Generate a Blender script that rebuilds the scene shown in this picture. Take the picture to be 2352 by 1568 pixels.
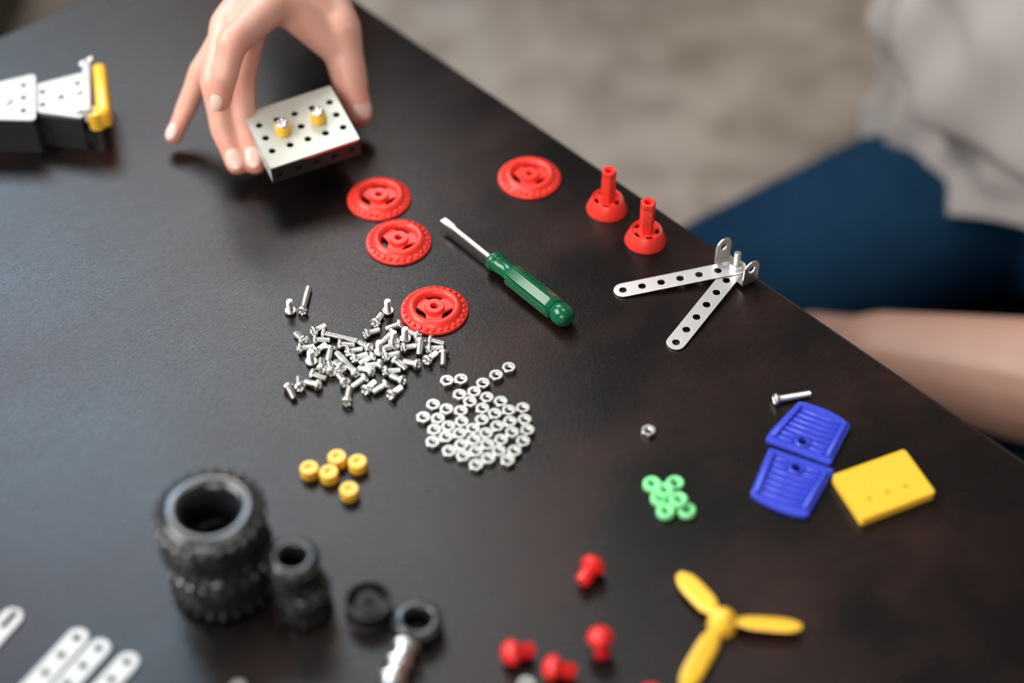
import bpy, bmesh, math, random
from mathutils import Vector, Matrix, Quaternion
random.seed(7)
PI = math.pi
MM = 0.001
T = 0.45                      # table top height
CAM_H = 0.617                 # camera height above the table top
PITCH = math.radians(46)
FPX = 4000.0                  # focal length in pixels of the 2352 px wide frame
for o in list(bpy.data.objects):
    bpy.data.objects.remove(o)
SC = bpy.context.scene
COL = SC.collection

# ---------------------------------------------------------------- camera, world, lights, exposure
cam_d = bpy.data.cameras.new('camera')
cam = bpy.data.objects.new('camera', cam_d)
COL.objects.link(cam)
cam.location = (0, 0, T + CAM_H)
cam.rotation_euler = (PI / 2 - PITCH, 0, 0)
cam_d.sensor_width = 36.0
cam_d.lens = FPX / 2352 * 36.0
cam_d.clip_start = 0.02
cam_d.clip_end = 50
cam_d.dof.use_dof = True
cam_d.dof.focus_distance = 0.868
cam_d.dof.aperture_fstop = 2.25
cam_d.dof.aperture_blades = 0
SC.camera = cam

world = bpy.data.worlds.new('world')
SC.world = world
world.use_nodes = True
wbg = world.node_tree.nodes['Background']
wbg.inputs['Color'].default_value = (0.80, 0.90, 1.0, 1)
wbg.inputs['Strength'].default_value = 1.0

def area(name, loc, target, sx, sy, power, color):
    d = bpy.data.lights.new(name, 'AREA')
    d.shape = 'RECTANGLE'; d.size = sx; d.size_y = sy; d.energy = power; d.color = color
    o = bpy.data.objects.new(name, d); COL.objects.link(o)
    o.location = loc
    o.rotation_euler = (Vector(target) - Vector(loc)).to_track_quat('-Z', 'Y').to_euler()
    return o
# unseen windows placed as daylight sources; the front one is added fill
area('window_daylight', (-1.25, 2.58, 2.65), (-1.25, 0, 2.65), 0.84, 1.5, 40, (0.60, 0.79, 1.0))
area('middle_window_daylight', (-0.40, 2.58, 2.65), (-0.40, 0, 2.65), 0.8, 1.5, 21, (1.0, 0.96, 0.92))
area('side_window_daylight', (-1.73, 0.35, 2.0), (0, 0.35, 1.2), 1.6, 1.5, 64, (1.0, 0.96, 0.90))
area('front_fill_light', (-0.7, -1.66, 1.75), (-0.7, 0, 1.6), 1.5, 1.4, 24, (1.0, 0.93, 0.86))  # added fill for camera-facing sides, no window known there
# added overhead light, unseen panel (its frame and diffuser are built with the room)
area('added_ceiling_fill', (0.35, 0.9, 3.54), (0.35, 0.9, 0), 1.1, 1.1, 9, (1.0, 0.95, 0.88))

SC.view_settings.view_transform = 'Standard'
SC.view_settings.look = 'None'
SC.view_settings.gamma = 1.0
SC.view_settings.use_curve_mapping = False
SC.view_settings.exposure = 0.35

# ---------------------------------------------------------------- helpers
SP, CP = math.sin(PITCH), math.cos(PITCH)
def ray(px, py):
    x = (px - 1176) / FPX; y = -(py - 784) / FPX
    return Vector((x, CP + y * SP, -SP + y * CP))
def P(px, py, z=0.0):
    """point of the scene z millimetres above the table top seen at a photo pixel"""
    d = ray(px, py); t = (z * MM - CAM_H) / d.z
    return Vector((0, 0, T + CAM_H)) + d * t
CAM = Vector((0, 0, T + CAM_H))

def nodes(m):
    m.use_nodes = True
    nt = m.node_tree
    return nt, nt.nodes['Principled BSDF']
def mat(name, col, rough=0.5, metal=0.0, spec=0.5, sss=0.0, sss_scale=0.003, coat=0.0, bump=0.0, bump_scale=800.0, var=0.0, var_scale=40.0, ior=1.5, aniso=0.0):
    m = bpy.data.materials.new(name)
    nt, b = nodes(m)
    b.inputs['Base Color'].default_value = (*col, 1)
    b.inputs['Roughness'].default_value = rough
    b.inputs['Metallic'].default_value = metal
    b.inputs['Specular IOR Level'].default_value = spec
    b.inputs['IOR'].default_value = ior
    if sss:
        b.inputs['Subsurface Weight'].default_value = sss
        b.inputs['Subsurface Scale'].default_value = sss_scale
        b.inputs['Subsurface Radius'].default_value = (1.0, 0.5, 0.3)
    if coat:
        b.inputs['Coat Weight'].default_value = coat
        b.inputs['Coat Roughness'].default_value = 0.08
    tc = None
    if bump or var:
        tc = nt.nodes.new('ShaderNodeTexCoord')
    if bump:
        n = nt.nodes.new('ShaderNodeTexNoise'); n.inputs['Scale'].default_value = bump_scale; n.inputs['Detail'].default_value = 3
        bp = nt.nodes.new('ShaderNodeBump'); bp.inputs['Strength'].default_value = bump; bp.inputs['Distance'].default_value = 0.0004
        nt.links.new(tc.outputs['Object'], n.inputs['Vector']); nt.links.new(n.outputs['Fac'], bp.inputs['Height'])
        nt.links.new(bp.outputs['Normal'], b.inputs['Normal'])
    if var:
        n = nt.nodes.new('ShaderNodeTexNoise'); n.inputs['Scale'].default_value = var_scale; n.inputs['Detail'].default_value = 3
        mx = nt.nodes.new('ShaderNodeMix'); mx.data_type = 'RGBA'
        nt.links.new(tc.outputs['Object'], n.inputs['Vector']); nt.links.new(n.outputs['Fac'], mx.inputs['Factor'])
        mx.inputs['A'].default_value = (*[min(1, c * (1 - var)) for c in col], 1)
        mx.inputs['B'].default_value = (*[min(1, c * (1 + var)) for c in col], 1)
        nt.links.new(mx.outputs['Result'], b.inputs['Base Color'])
    return m

M = {}
M['red'] = mat('red_plastic', (0.84, 0.045, 0.03), 0.33, sss=0.25, sss_scale=0.002, bump=0.05)
M['red_gloss'] = mat('red_glossy_plastic', (0.72, 0.022, 0.022), 0.16)
M['yellow'] = mat('yellow_plastic', (0.95, 0.55, 0.05), 0.24, sss=0.25, sss_scale=0.002, bump=0.04)
M['green'] = mat('dark_green_plastic', (0.004, 0.105, 0.045), 0.14, bump=0.02, bump_scale=300)
M['mint'] = mat('light_green_plastic', (0.26, 0.82, 0.36), 0.30, sss=0.3, sss_scale=0.002)
M['blue'] = mat('blue_plastic', (0.05, 0.075, 0.60), 0.22, sss=0.15, sss_scale=0.0015)
M['rubber'] = mat('black_rubber', (0.013, 0.015, 0.017), 0.17, bump=0.03, bump_scale=1500, ior=1.7)
M['black'] = mat('black_plastic', (0.008, 0.009, 0.010), 0.42, spec=0.3)
M['zinc'] = mat('zinc_plated_steel', (0.84, 0.84, 0.82), 0.28, 1.0, bump=0.06, bump_scale=2500)
M['zinc_matte'] = mat('dull_zinc_steel', (0.60, 0.60, 0.58), 0.36, 1.0, bump=0.04, bump_scale=2500)
M['nickel'] = mat('nickel_plated_steel', (0.90, 0.89, 0.87), 0.32, 1.0, bump=0.03, bump_scale=1500)
M['greyplate'] = mat('grey_plated_steel', (0.56, 0.58, 0.52), 0.36, 0.25, bump=0.03)
M['shaded_plate'] = mat('shaded_steel', (0.020, 0.020, 0.022), 0.5, 0.0, spec=0.4)  # dark table reflection and inner shade put into the steel's colour
M['whitemetal'] = mat('white_enamelled_metal', (0.58, 0.60, 0.60), 0.45)
M['wall'] = mat('brown_wall_paint', (0.17, 0.15, 0.13), 0.8, bump=0.1, bump_scale=200)
M['ceil'] = mat('white_ceiling_paint', (0.24, 0.23, 0.21), 0.85)
M['trim'] = mat('white_trim_paint', (0.78, 0.77, 0.75), 0.45)
M['jeans'] = mat('blue_denim', (0.007, 0.045, 0.105), 0.85, spec=0.2, bump=0.3, bump_scale=900, var=0.25, var_scale=25)
M['darkcloth'] = mat('dark_cloth', (0.012, 0.012, 0.015), 0.9, spec=0.2)
M['shirt'] = mat('pale_grey_jersey', (0.38, 0.36, 0.35), 0.9, spec=0.15, bump=0.3, bump_scale=1200)
M['block_brown'] = mat('dark_brown_block', (0.05, 0.036, 0.022), 0.6, bump=0.2, bump_scale=250, var=0.2)  # brown of the added dark corner block
M['hair'] = mat('brown_hair', (0.03, 0.017, 0.010), 0.5, bump=0.4, bump_scale=300)
M['nail'] = mat('fingernail', (0.85, 0.57, 0.50), 0.22, sss=0.2, sss_scale=0.002)
M['eye'] = mat('eye_white', (0.8, 0.8, 0.78), 0.15)
M['iris'] = mat('brown_iris', (0.05, 0.025, 0.012), 0.15)
M['lip'] = mat('lips', (0.55, 0.2, 0.17), 0.45)
# skin with soft mottling
def skin_mat():
    m = bpy.data.materials.new('skin'); nt, b = nodes(m)
    tc = nt.nodes.new('ShaderNodeTexCoord')
    n = nt.nodes.new('ShaderNodeTexNoise'); n.inputs['Scale'].default_value = 45; n.inputs['Detail'].default_value = 4
    mx = nt.nodes.new('ShaderNodeMix'); mx.data_type = 'RGBA'
    mx.inputs['A'].default_value = (0.72, 0.395, 0.30, 1); mx.inputs['B'].default_value = (0.78, 0.47, 0.39, 1)
    nt.links.new(tc.outputs['Object'], n.inputs['Vector']); nt.links.new(n.outputs['Fac'], mx.inputs['Factor'])
    at = nt.nodes.new('ShaderNodeAttribute'); at.attribute_name = 'flush'
    mf = nt.nodes.new('ShaderNodeMix'); mf.data_type = 'RGBA'
    fm = nt.nodes.new('ShaderNodeMath'); fm.operation = 'MULTIPLY'; fm.inputs[1].default_value = 0.75
    nt.links.new(at.outputs['Fac'], fm.inputs[0]); nt.links.new(fm.outputs[0], mf.inputs['Factor'])
    nt.links.new(mx.outputs['Result'], mf.inputs['A']); mf.inputs['B'].default_value = (0.74, 0.27, 0.19, 1)
    nt.links.new(mf.outputs['Result'], b.inputs['Base Color'])
    b.inputs['Roughness'].default_value = 0.42
    b.inputs['Subsurface Weight'].default_value = 0.25
    b.inputs['Subsurface Radius'].default_value = (1.0, 0.35, 0.2)
    b.inputs['Subsurface Scale'].default_value = 0.004
    w = nt.nodes.new('ShaderNodeTexNoise'); w.inputs['Scale'].default_value = 600; w.inputs['Detail'].default_value = 3
    bp = nt.nodes.new('ShaderNodeBump'); bp.inputs['Strength'].default_value = 0.12; bp.inputs['Distance'].default_value = 0.0005
    nt.links.new(tc.outputs['Object'], w.inputs['Vector']); nt.links.new(w.outputs['Fac'], bp.inputs['Height']); nt.links.new(bp.outputs['Normal'], b.inputs['Normal'])
    return m
M['skin'] = skin_mat()
M['skin_dim'] = skin_mat()  # darker skin copy, dimmer light on the seated person put into its colour
for n_ in M['skin_dim'].node_tree.nodes:
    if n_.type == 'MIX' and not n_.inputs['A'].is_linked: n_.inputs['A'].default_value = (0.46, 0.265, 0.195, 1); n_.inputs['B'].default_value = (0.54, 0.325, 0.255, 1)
# espresso stained wood: fine grain along the table's length, reddish blotches, hairline scratches, specks of dust
def table_mat():
    m = bpy.data.materials.new('espresso_stained_wood'); nt, b = nodes(m); L = nt.links.new
    tc = nt.nodes.new('ShaderNodeTexCoord')
    def mapping(scale, rot=0):
        mp = nt.nodes.new('ShaderNodeMapping'); mp.inputs['Scale'].default_value = scale; mp.inputs['Rotation'].default_value = (0, 0, rot)
        L(tc.outputs['Object'], mp.inputs['Vector']); return mp
    def noise(mp, scale, det=4):
        n = nt.nodes.new('ShaderNodeTexNoise'); n.inputs['Scale'].default_value = scale; n.inputs['Detail'].default_value = det
        L(mp.outputs['Vector'], n.inputs['Vector']); return n
    def ramp(src, a, ca, bb, cb):
        r = nt.nodes.new('ShaderNodeValToRGB'); e = r.color_ramp.elements
        e[0].position = a; e[0].color = (*ca, 1); e[1].position = bb; e[1].color = (*cb, 1)
        L(src, r.inputs['Fac']); return r
    grain = noise(mapping((12, 1, 1)), 90, 5)
    blot = noise(mapping((1.6, 1, 1)), 11, 6)
    fine = noise(mapping((6, 1, 1)), 420, 2)
    r1 = ramp(blot.outputs['Fac'], 0.44, (0.0036, 0.0027, 0.0025), 0.70, (0.021, 0.0068, 0.0052))
    r2 = ramp(grain.outputs['Fac'], 0.3, (0.5, 0.48, 0.48), 0.7, (1.4, 1.4, 1.4))
    mx = nt.nodes.new('ShaderNodeMix'); mx.data_type = 'RGBA'; mx.blend_type = 'MULTIPLY'; mx.inputs['Factor'].default_value = 1
    L(r1.outputs['Color'], mx.inputs['A']); L(r2.outputs['Color'], mx.inputs['B'])
    # dust specks
    vo = nt.nodes.new('ShaderNodeTexVoronoi'); vo.inputs['Scale'].default_value = 75; L(tc.outputs['Object'], vo.inputs['Vector'])
    sp = ramp(vo.outputs['Distance'], 0.018, (1, 1, 1), 0.032, (0, 0, 0))
    pick = nt.nodes.new('ShaderNodeMath'); pick.operation = 'GREATER_THAN'; pick.inputs[1].default_value = 0.86
    sepc = nt.nodes.new('ShaderNodeSeparateColor'); L(vo.outputs['Color'], sepc.inputs['Color']); L(sepc.outputs['Red'], pick.inputs[0])
    mm = nt.nodes.new('ShaderNodeMath'); mm.operation = 'MULTIPLY'; L(sp.outputs['Color'], mm.inputs[0]); L(pick.outputs[0], mm.inputs[1])
    mm2 = nt.nodes.new('ShaderNodeMath'); mm2.operation = 'MULTIPLY'; L(mm.outputs[0], mm2.inputs[0]); mm2.inputs[1].default_value = 0.55
    mx2 = nt.nodes.new('ShaderNodeMix'); mx2.data_type = 'RGBA'; L(mm2.outputs[0], mx2.inputs['Factor'])
    L(mx.outputs['Result'], mx2.inputs['A']); mx2.inputs['B'].default_value = (0.35, 0.33, 0.31, 1)
    L(mx2.outputs['Result'], b.inputs['Base Color'])
    rr = nt.nodes.new('ShaderNodeMapRange'); L(blot.outputs['Fac'], rr.inputs['Value'])
    rr.inputs['From Min'].default_value = 0.3; rr.inputs['From Max'].default_value = 0.7
    rr.inputs['To Min'].default_value = 0.23; rr.inputs['To Max'].default_value = 0.33
    L(rr.outputs['Result'], b.inputs['Roughness'])
    b.inputs['IOR'].default_value = 1.42
    # relief
    wv = noise(mapping((30, 1, 1), 0.9), 9, 1)
    scr = nt.nodes.new('ShaderNodeMath'); scr.operation = 'COMPARE'; scr.inputs[1].default_value = 0.5; scr.inputs[2].default_value = 0.0035; L(wv.outputs['Fac'], scr.inputs[0])
    add = nt.nodes.new('ShaderNodeMath'); add.operation = 'MULTIPLY_ADD'; L(scr.outputs[0], add.inputs[0]); add.inputs[1].default_value = -0.11; L(fine.outputs['Fac'], add.inputs[2])
    bp = nt.nodes.new('ShaderNodeBump'); bp.inputs['Strength'].default_value = 0.22; bp.inputs['Distance'].default_value = 0.0005
    L(add.outputs[0], bp.inputs['Height']); L(bp.outputs['Normal'], b.inputs['Normal'])
    return m
M['table'] = table_mat()
def carpet_mat():
    m = bpy.data.materials.new('mottled_beige_carpet'); nt, b = nodes(m); L = nt.links.new
    tc = nt.nodes.new('ShaderNodeTexCoord')
    n = nt.nodes.new('ShaderNodeTexNoise'); n.inputs['Scale'].default_value = 15; n.inputs['Detail'].default_value = 5; n.inputs['Roughness'].default_value = 0.6
    L(tc.outputs['Object'], n.inputs['Vector'])
    r = nt.nodes.new('ShaderNodeValToRGB'); e = r.color_ramp.elements
    e[0].position = 0.34; e[0].color = (0.31, 0.255, 0.215, 1); e[1].position = 0.64; e[1].color = (0.55, 0.485, 0.43, 1)
    L(n.outputs['Fac'], r.inputs['Fac']); L(r.outputs['Color'], b.inputs['Base Color'])
    b.inputs['Roughness'].default_value = 0.95; b.inputs['Specular IOR Level'].default_value = 0.1
    w = nt.nodes.new('ShaderNodeTexNoise'); w.inputs['Scale'].default_value = 350; L(tc.outputs['Object'], w.inputs['Vector'])
    bp = nt.nodes.new('ShaderNodeBump'); bp.inputs['Strength'].default_value = 0.6; bp.inputs['Distance'].default_value = 0.004
    L(w.outputs['Fac'], bp.inputs['Height']); L(bp.outputs['Normal'], b.inputs['Normal'])
    return m
M['carpet'] = carpet_mat()
def emit_mat(name, col, s):
    m = bpy.data.materials.new(name); nt, b = nodes(m)
    b.inputs['Emission Color'].default_value = (*col, 1); b.inputs['Emission Strength'].default_value = s
    return m
M['glow'] = emit_mat('added_panel_glow', (1.0, 0.95, 0.88), 1.2)  # glow of the added ceiling panel
def glass_mat():
    m = bpy.data.materials.new('window_glass'); nt, b = nodes(m)
    b.inputs['Transmission Weight'].default_value = 1.0; b.inputs['Roughness'].default_value = 0.0; b.inputs['IOR'].default_value = 1.05
    return m
M['glass'] = glass_mat()

# objects
def tag(o, label=None, cat=None, group=None, kind=None):
    if label: o['label'] = label
    if cat: o['category'] = cat
    if group: o['group'] = group
    if kind: o['kind'] = kind
    return o
def smooth(me, ang=40):
    me.polygons.foreach_set('use_smooth', [True] * len(me.polygons))
    me.set_sharp_from_angle(angle=math.radians(ang))
    return me
def mesh_bm(bm, name='mesh', ang=40):
    bmesh.ops.recalc_face_normals(bm, faces=bm.faces)
    me = bpy.data.meshes.new(name); bm.to_mesh(me); bm.free()
    return smooth(me, ang)
def obj(name, me, m, parent=None):
    o = bpy.data.objects.new(name, me); COL.objects.link(o)
    if m is not None and len(me.materials) == 0: me.materials.append(m)
    if parent: o.parent = parent
    return o
def empty(name, loc=(0, 0, 0), rot=None):
    o = bpy.data.objects.new(name, None); COL.objects.link(o); o.empty_display_size = 0.01
    if rot is not None: o.matrix_world = Matrix.Translation(loc) @ rot.to_4x4()
    else: o.location = loc
    return o
def frame(z, x=None):
    """rotation whose local z follows z and local x is near x"""
    z = Vector(z).normalized()
    x = Vector(x) if x is not None else (Vector((1, 0, 0)) if abs(z.x) < 0.9 else Vector((0, 1, 0)))
    x = (x - z * x.dot(z)).normalized(); y = z.cross(x)
    return Matrix((x, y, z)).transposed()
def add_lathe(bm, prof, seg=32, closed=False, mx=None, cap=True):
    """revolve (r,z) points, in millimetres; r = 0 ends in a point"""
    rings = []
    for r, z in prof:
        if r < 1e-6: rings.append([bm.verts.new((0, 0, z * MM))])
        else: rings.append([bm.verts.new((r * MM * math.cos(2 * PI * i / seg), r * MM * math.sin(2 * PI * i / seg), z * MM)) for i in range(seg)])
    n = len(rings); pairs = [(i, i + 1) for i in range(n - 1)] + ([(n - 1, 0)] if closed else [])
    for a, b in pairs:
        A, B = rings[a], rings[b]
        for i in range(seg):
            j = (i + 1) % seg
            if len(A) == 1 and len(B) == 1: break
            if len(A) == 1: bm.faces.new((A[0], B[i], B[j]))
            elif len(B) == 1: bm.faces.new((A[i], B[0], A[j]))
            else: bm.faces.new((A[i], B[i], B[j], A[j]))
    if cap and not closed:
        for R in (rings[0], rings[-1]):
            if len(R) > 1: bm.faces.new(R)
    vs = [v for R in rings for v in R]
    if mx is not None: bmesh.ops.transform(bm, matrix=mx, verts=vs)
    return vs
def lathe(prof, seg=32, closed=False, ang=40):
    bm = bmesh.new(); add_lathe(bm, prof, seg, closed); return mesh_bm(bm, 'lathe', ang)
def add_box(bm, size, loc=(0, 0, 0), rot=None, bev=0.0, seg=1):
    """box in millimetres, centred on loc"""
    mx = Matrix.Translation(Vector(loc) * MM) @ (rot.to_4x4() if rot is not None else Matrix()) @ Matrix.Diagonal((*[s * MM for s in size], 1))
    r = bmesh.ops.create_cube(bm, size=1.0, matrix=mx)
    if bev:
        es = list({e for v in r['verts'] for e in v.link_edges})
        bmesh.ops.bevel(bm, geom=es, offset=bev * MM, segments=seg, affect='EDGES', profile=0.5)
def box(size, loc=(0, 0, 0), rot=None, bev=0.0, seg=1):
    bm = bmesh.new(); add_box(bm, size, loc, rot, bev, seg); return mesh_bm(bm, 'box')
def circ(x, y, r, n=20):
    return [(x + r * math.cos(2 * PI * i / n), y + r * math.sin(2 * PI * i / n)) for i in range(n)]
def plate(outline, holes, t, bev=0.12, z0=0.0):
    """flat sheet with real holes, outline and holes in millimetres, from z0 to z0 + t"""
    cu = bpy.data.curves.new('plate', 'CURVE'); cu.dimensions = '2D'; cu.fill_mode = 'BOTH'
    cu.extrude = (t / 2 - bev) * MM; cu.bevel_depth = bev * MM; cu.bevel_resolution = 1; cu.offset = -bev * MM
    for pts in [outline] + holes:
        s = cu.splines.new('POLY'); s.points.add(len(pts) - 1); s.use_cyclic_u = True
        for p, q in zip(s.points, pts): p.co = (q[0] * MM, q[1] * MM, 0, 1)
    o = bpy.data.objects.new('plate', cu); COL.objects.link(o)
    dg = bpy.context.evaluated_depsgraph_get(); dg.update()
    me = bpy.data.meshes.new_from_object(o.evaluated_get(dg))
    bpy.data.objects.remove(o); bpy.data.curves.remove(cu)
    me.transform(Matrix.Translation((0, 0, (z0 + t / 2) * MM)))
    me.materials.clear()
    return smooth(me, 35)
def round_poly(pts, r, n=5):
    """polygon with its corners rounded, r one number or one per corner"""
    out = []; k = len(pts)
    for i in range(k):
        p = Vector(pts[i]).to_2d(); a = Vector(pts[i - 1]).to_2d(); b = Vector(pts[(i + 1) % k]).to_2d()
        rr = r[i] if isinstance(r, (list, tuple)) else r
        u = (a - p); v = (b - p); rr = min(rr, u.length * 0.45, v.length * 0.45)
        s, e = p + u.normalized() * rr, p + v.normalized() * rr
        for j in range(n + 1):
            q = j / n; out.append(tuple(s * (1 - q) ** 2 + p * 2 * q * (1 - q) + e * q * q))
    return out
def stadium(x0, x1, w, n=10):
    r = w / 2
    return [(x1 + r * math.cos(a), r * math.sin(a)) for a in [-PI / 2 + PI * i / n for i in range(n + 1)]] + \
           [(x0 + r * math.cos(a), r * math.sin(a)) for a in [PI / 2 + PI * i / n for i in range(n + 1)]]
def add_capsule(bm, p, q, r1, r2, seg=16):
    """round-ended tapered bar, metres"""
    p, q = Vector(p), Vector(q); d = q - p; L = d.length
    if L < 1e-6: d = Vector((0, 0, 1))
    rot = frame(d).to_4x4()
    prof = [(0, -r1)] + [(r1 * math.cos(a), r1 * math.sin(a)) for a in (-1.1, -0.6, 0)] + [(r2 * math.cos(a), L + r2 * math.sin(a)) for a in (0, 0.6, 1.1)] + [(0, L + r2)]
    add_lathe(bm, [(a / MM, b / MM) for a, b in prof], seg, mx=Matrix.Translation(p) @ rot)
def add_ellipsoid(bm, c, r, rot=None, seg=20):
    mx = Matrix.Translation(c) @ (rot.to_4x4() if rot is not None else Matrix()) @ Matrix.Diagonal((*r, 1))
    bmesh.ops.create_uvsphere(bm, u_segments=seg, v_segments=seg // 2 + 2, radius=1.0, matrix=mx)
def blob(name, caps, ells, voxel, it, m, parent, fac=0.5):
    """one continuous surface grown round tapered limbs"""
    bm = bmesh.new()
    for c in caps: add_capsule(bm, *c)
    for e in ells: add_ellipsoid(bm, *e)
    me = mesh_bm(bm, name)
    o = bpy.data.objects.new(name, me); COL.objects.link(o)
    r = o.modifiers.new('r', 'REMESH'); r.mode = 'VOXEL'; r.voxel_size = voxel
    s = o.modifiers.new('s', 'SMOOTH'); s.factor = fac; s.iterations = it
    dg = bpy.context.evaluated_depsgraph_get(); dg.update()
    me2 = bpy.data.meshes.new_from_object(o.evaluated_get(dg))
    bpy.data.objects.remove(o)
    me2.polygons.foreach_set('use_smooth', [True] * len(me2.polygons)); me2.materials.clear()
    o = obj(name, me2, m, parent); return o
def copy_tree(o, parent=None):
    c = o.copy(); COL.objects.link(c); c.parent = parent
    for ch in o.children: copy_tree(ch, c)
    return c

# ---------------------------------------------------------------- the room
X0, X1, Y0, Y1, ZC = -1.75, 2.6, -1.7, 2.6, 3.6
def struct(name, me, m, parent=None):
    o = obj(name, me, m, parent)
    if parent is None: o['kind'] = 'structure'
    return o
def bx(bm, a, b):
    add_box(bm, [(q - p) / MM for p, q in zip(a, b)], [(q + p) / 2 / MM for p, q in zip(a, b)])
def walls(name, boxes):
    bm = bmesh.new()
    for a, b in boxes: bx(bm, a, b)
    return struct(name, mesh_bm(bm, name), M['wall'])
me = box(((X1 - X0) / MM, (Y1 - Y0) / MM, 50), ((X0 + X1) / 2 / MM, (Y0 + Y1) / 2 / MM, -25)); struct('floor', me, M['carpet'])
me = box(((X1 - X0) / MM + 300, (Y1 - Y0) / MM + 300, 60), ((X0 + X1) / 2 / MM, (Y0 + Y1) / 2 / MM, ZC / MM + 30)); struct('ceiling', me, M['ceil'])
WA = (-1.69, -0.83, 1.95, 3.4); WC = (-0.80, 0.0, 1.9, 3.4)          # back window x0,x1,z0,z1
WB = (-0.45, 1.15, 1.25, 2.75)         # left window y0,y1,z0,z1
walls('wall_back', [((X0 - .12, Y1, 0), (WA[0], Y1 + .12, ZC)), ((WA[1], Y1, 0), (WC[0], Y1 + .12, ZC)), ((WC[1], Y1, 0), (X1 + .12, Y1 + .12, ZC)), ((WC[0], Y1, 0), (WC[1], Y1 + .12, WC[2])), ((WC[0], Y1, WC[3]), (WC[1], Y1 + .12, ZC)), ((WA[0], Y1, 0), (WA[1], Y1 + .12, WA[2])), ((WA[0], Y1, WA[3]), (WA[1], Y1 + .12, ZC))])
walls('wall_left', [((X0 - .12, Y0, 0), (X0, WB[0], ZC)), ((X0 - .12, WB[1], 0), (X0, Y1, ZC)), ((X0 - .12, WB[0], 0), (X0, WB[1], WB[2])), ((X0 - .12, WB[0], WB[3]), (X0, WB[1], ZC))])
walls('wall_right', [((X1, Y0, 0), (X1 + .12, Y1, ZC))])
WD = (-1.45, 0.05, 1.05, 2.45)  # opening made up for the front fill light
walls('wall_front', [((X0 - .12, Y0 - .12, 0), (WD[0], Y0, ZC)), ((WD[1], Y0 - .12, 0), (X1 + .12, Y0, ZC)), ((WD[0], Y0 - .12, 0), (WD[1], Y0, WD[2])), ((WD[0], Y0 - .12, WD[3]), (WD[1], Y0, ZC))])
def window(name, horiz, w, at):
    a0, a1, z0, z1 = w
    bm = bmesh.new()
    def bar(p0, p1, q0, q1):
        if horiz: bx(bm, (p0, at + .03, q0), (p1, at + .09, q1))
        else: bx(bm, (at - .09, p0, q0), (at - .03, p1, q1))
    bar(a0, a0 + .05, z0, z1); bar(a1 - .05, a1, z0, z1); bar(a0, a1, z0, z0 + .05); bar(a0, a1, z1 - .05, z1)
    m = (a0 + a1) / 2; bar(m - .02, m + .02, z0, z1)
    f = struct(name, mesh_bm(bm), M['trim'])
    for s0, s1 in ((a0 + .05, m - .02), (m + .02, a1 - .05)):
        bm = bmesh.new()
        if horiz: bx(bm, (s0, at + .055, z0 + .05), (s1, at + .061, z1 - .05))
        else: bx(bm, (at - .061, s0, z0 + .05), (at - .055, s1, z1 - .05))
        obj('pane', mesh_bm(bm), M['glass'], f)
window('window_1', True, WA, Y1)
window('window_3', True, WC, Y1)
window('added_front_window', True, WD, Y0 - .12)  # made-up window round the front fill light
window('window_2', False, WB, X0)
bm = bmesh.new(); bx(bm, (X0 + .0, Y1 - .015, 0), (X1, Y1, .09)); struct('baseboard_back', mesh_bm(bm), M['trim'])
bm = bmesh.new(); bx(bm, (X1 - .015, Y0, 0), (X1, Y1 - .015, .09)); struct('baseboard_right', mesh_bm(bm), M['trim'])
bm = bmesh.new(); bx(bm, (X0, Y0, 0), (X0 + .015, Y1 - .015, .09)); struct('baseboard_left', mesh_bm(bm), M['trim'])
cl = empty('added_ceiling_light', (0.35, 0.9, ZC)); tag(cl, 'square white light panel added on the unseen ceiling above the table', 'lamp')
bm = bmesh.new()
for a, b in (((-.6, -.6), (-.56, .6)), ((.56, -.6), (.6, .6)), ((-.56, -.6), (.56, -.56)), ((-.56, .56), (.56, .6))): bx(bm, (*a, -.05), (*b, 0))
obj('frame', mesh_bm(bm), M['trim'], cl)
obj('diffuser', box((1120, 1120, 6), (0, 0, -20)), M['glow'], cl)

# ---------------------------------------------------------------- the table
E1, E2 = P(850, 22), P(2250, 985)
td = (E2 - E1).to_2d().normalized()               # along the right-hand edge, towards the camera
tn = Vector((td.y, -td.x))                        # across the table
if tn.x > 0: tn = -tn
LM = P(83, 44).to_2d()
k = (LM - E1.to_2d()).dot(td)
corner = E1.to_2d() + td * k                      # far corner of the table
TL, TW = 1.55, 1.0
tab = empty('table', (corner.x, corner.y, T), Matrix(((-td.x, tn.x, 0), (-td.y, tn.y, 0), (0, 0, 1))))
# local: x runs back along the edge (negative towards the camera), y across the table
tag(tab, 'dark espresso wooden table covered with loose construction kit parts', 'table')
ol = round_poly([(0, 0), (0, TW / MM), (-TL / MM, TW / MM), (-TL / MM, 0)], 8, 6)
me = plate(ol, [], 32, 2.0, -32); obj('tabletop', me, M['table'], tab)
for lx, ly in ((-70, 70), (-70, TW / MM - 70), (-TL / MM + 70, 70), (-TL / MM + 70, TW / MM - 70)):
    h_ = T / MM - 32
    obj('leg', box((60, 60, h_), (lx, ly, -32 - h_ / 2), None, 3), M['table'], tab)
for s, l in (((TL / MM - 200, 22, 70), (-TL / MM / 2, 70)), ((TL / MM - 200, 22, 70), (-TL / MM / 2, TW / MM - 70)), ((22, TW / MM - 200, 70), (-70, TW / MM / 2)), ((22, TW / MM - 200, 70), (-TL / MM + 70, TW / MM / 2))):
    obj('apron', box(s, (l[0], l[1], -32 - 35), None, 1.5), M['table'], tab)

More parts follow.
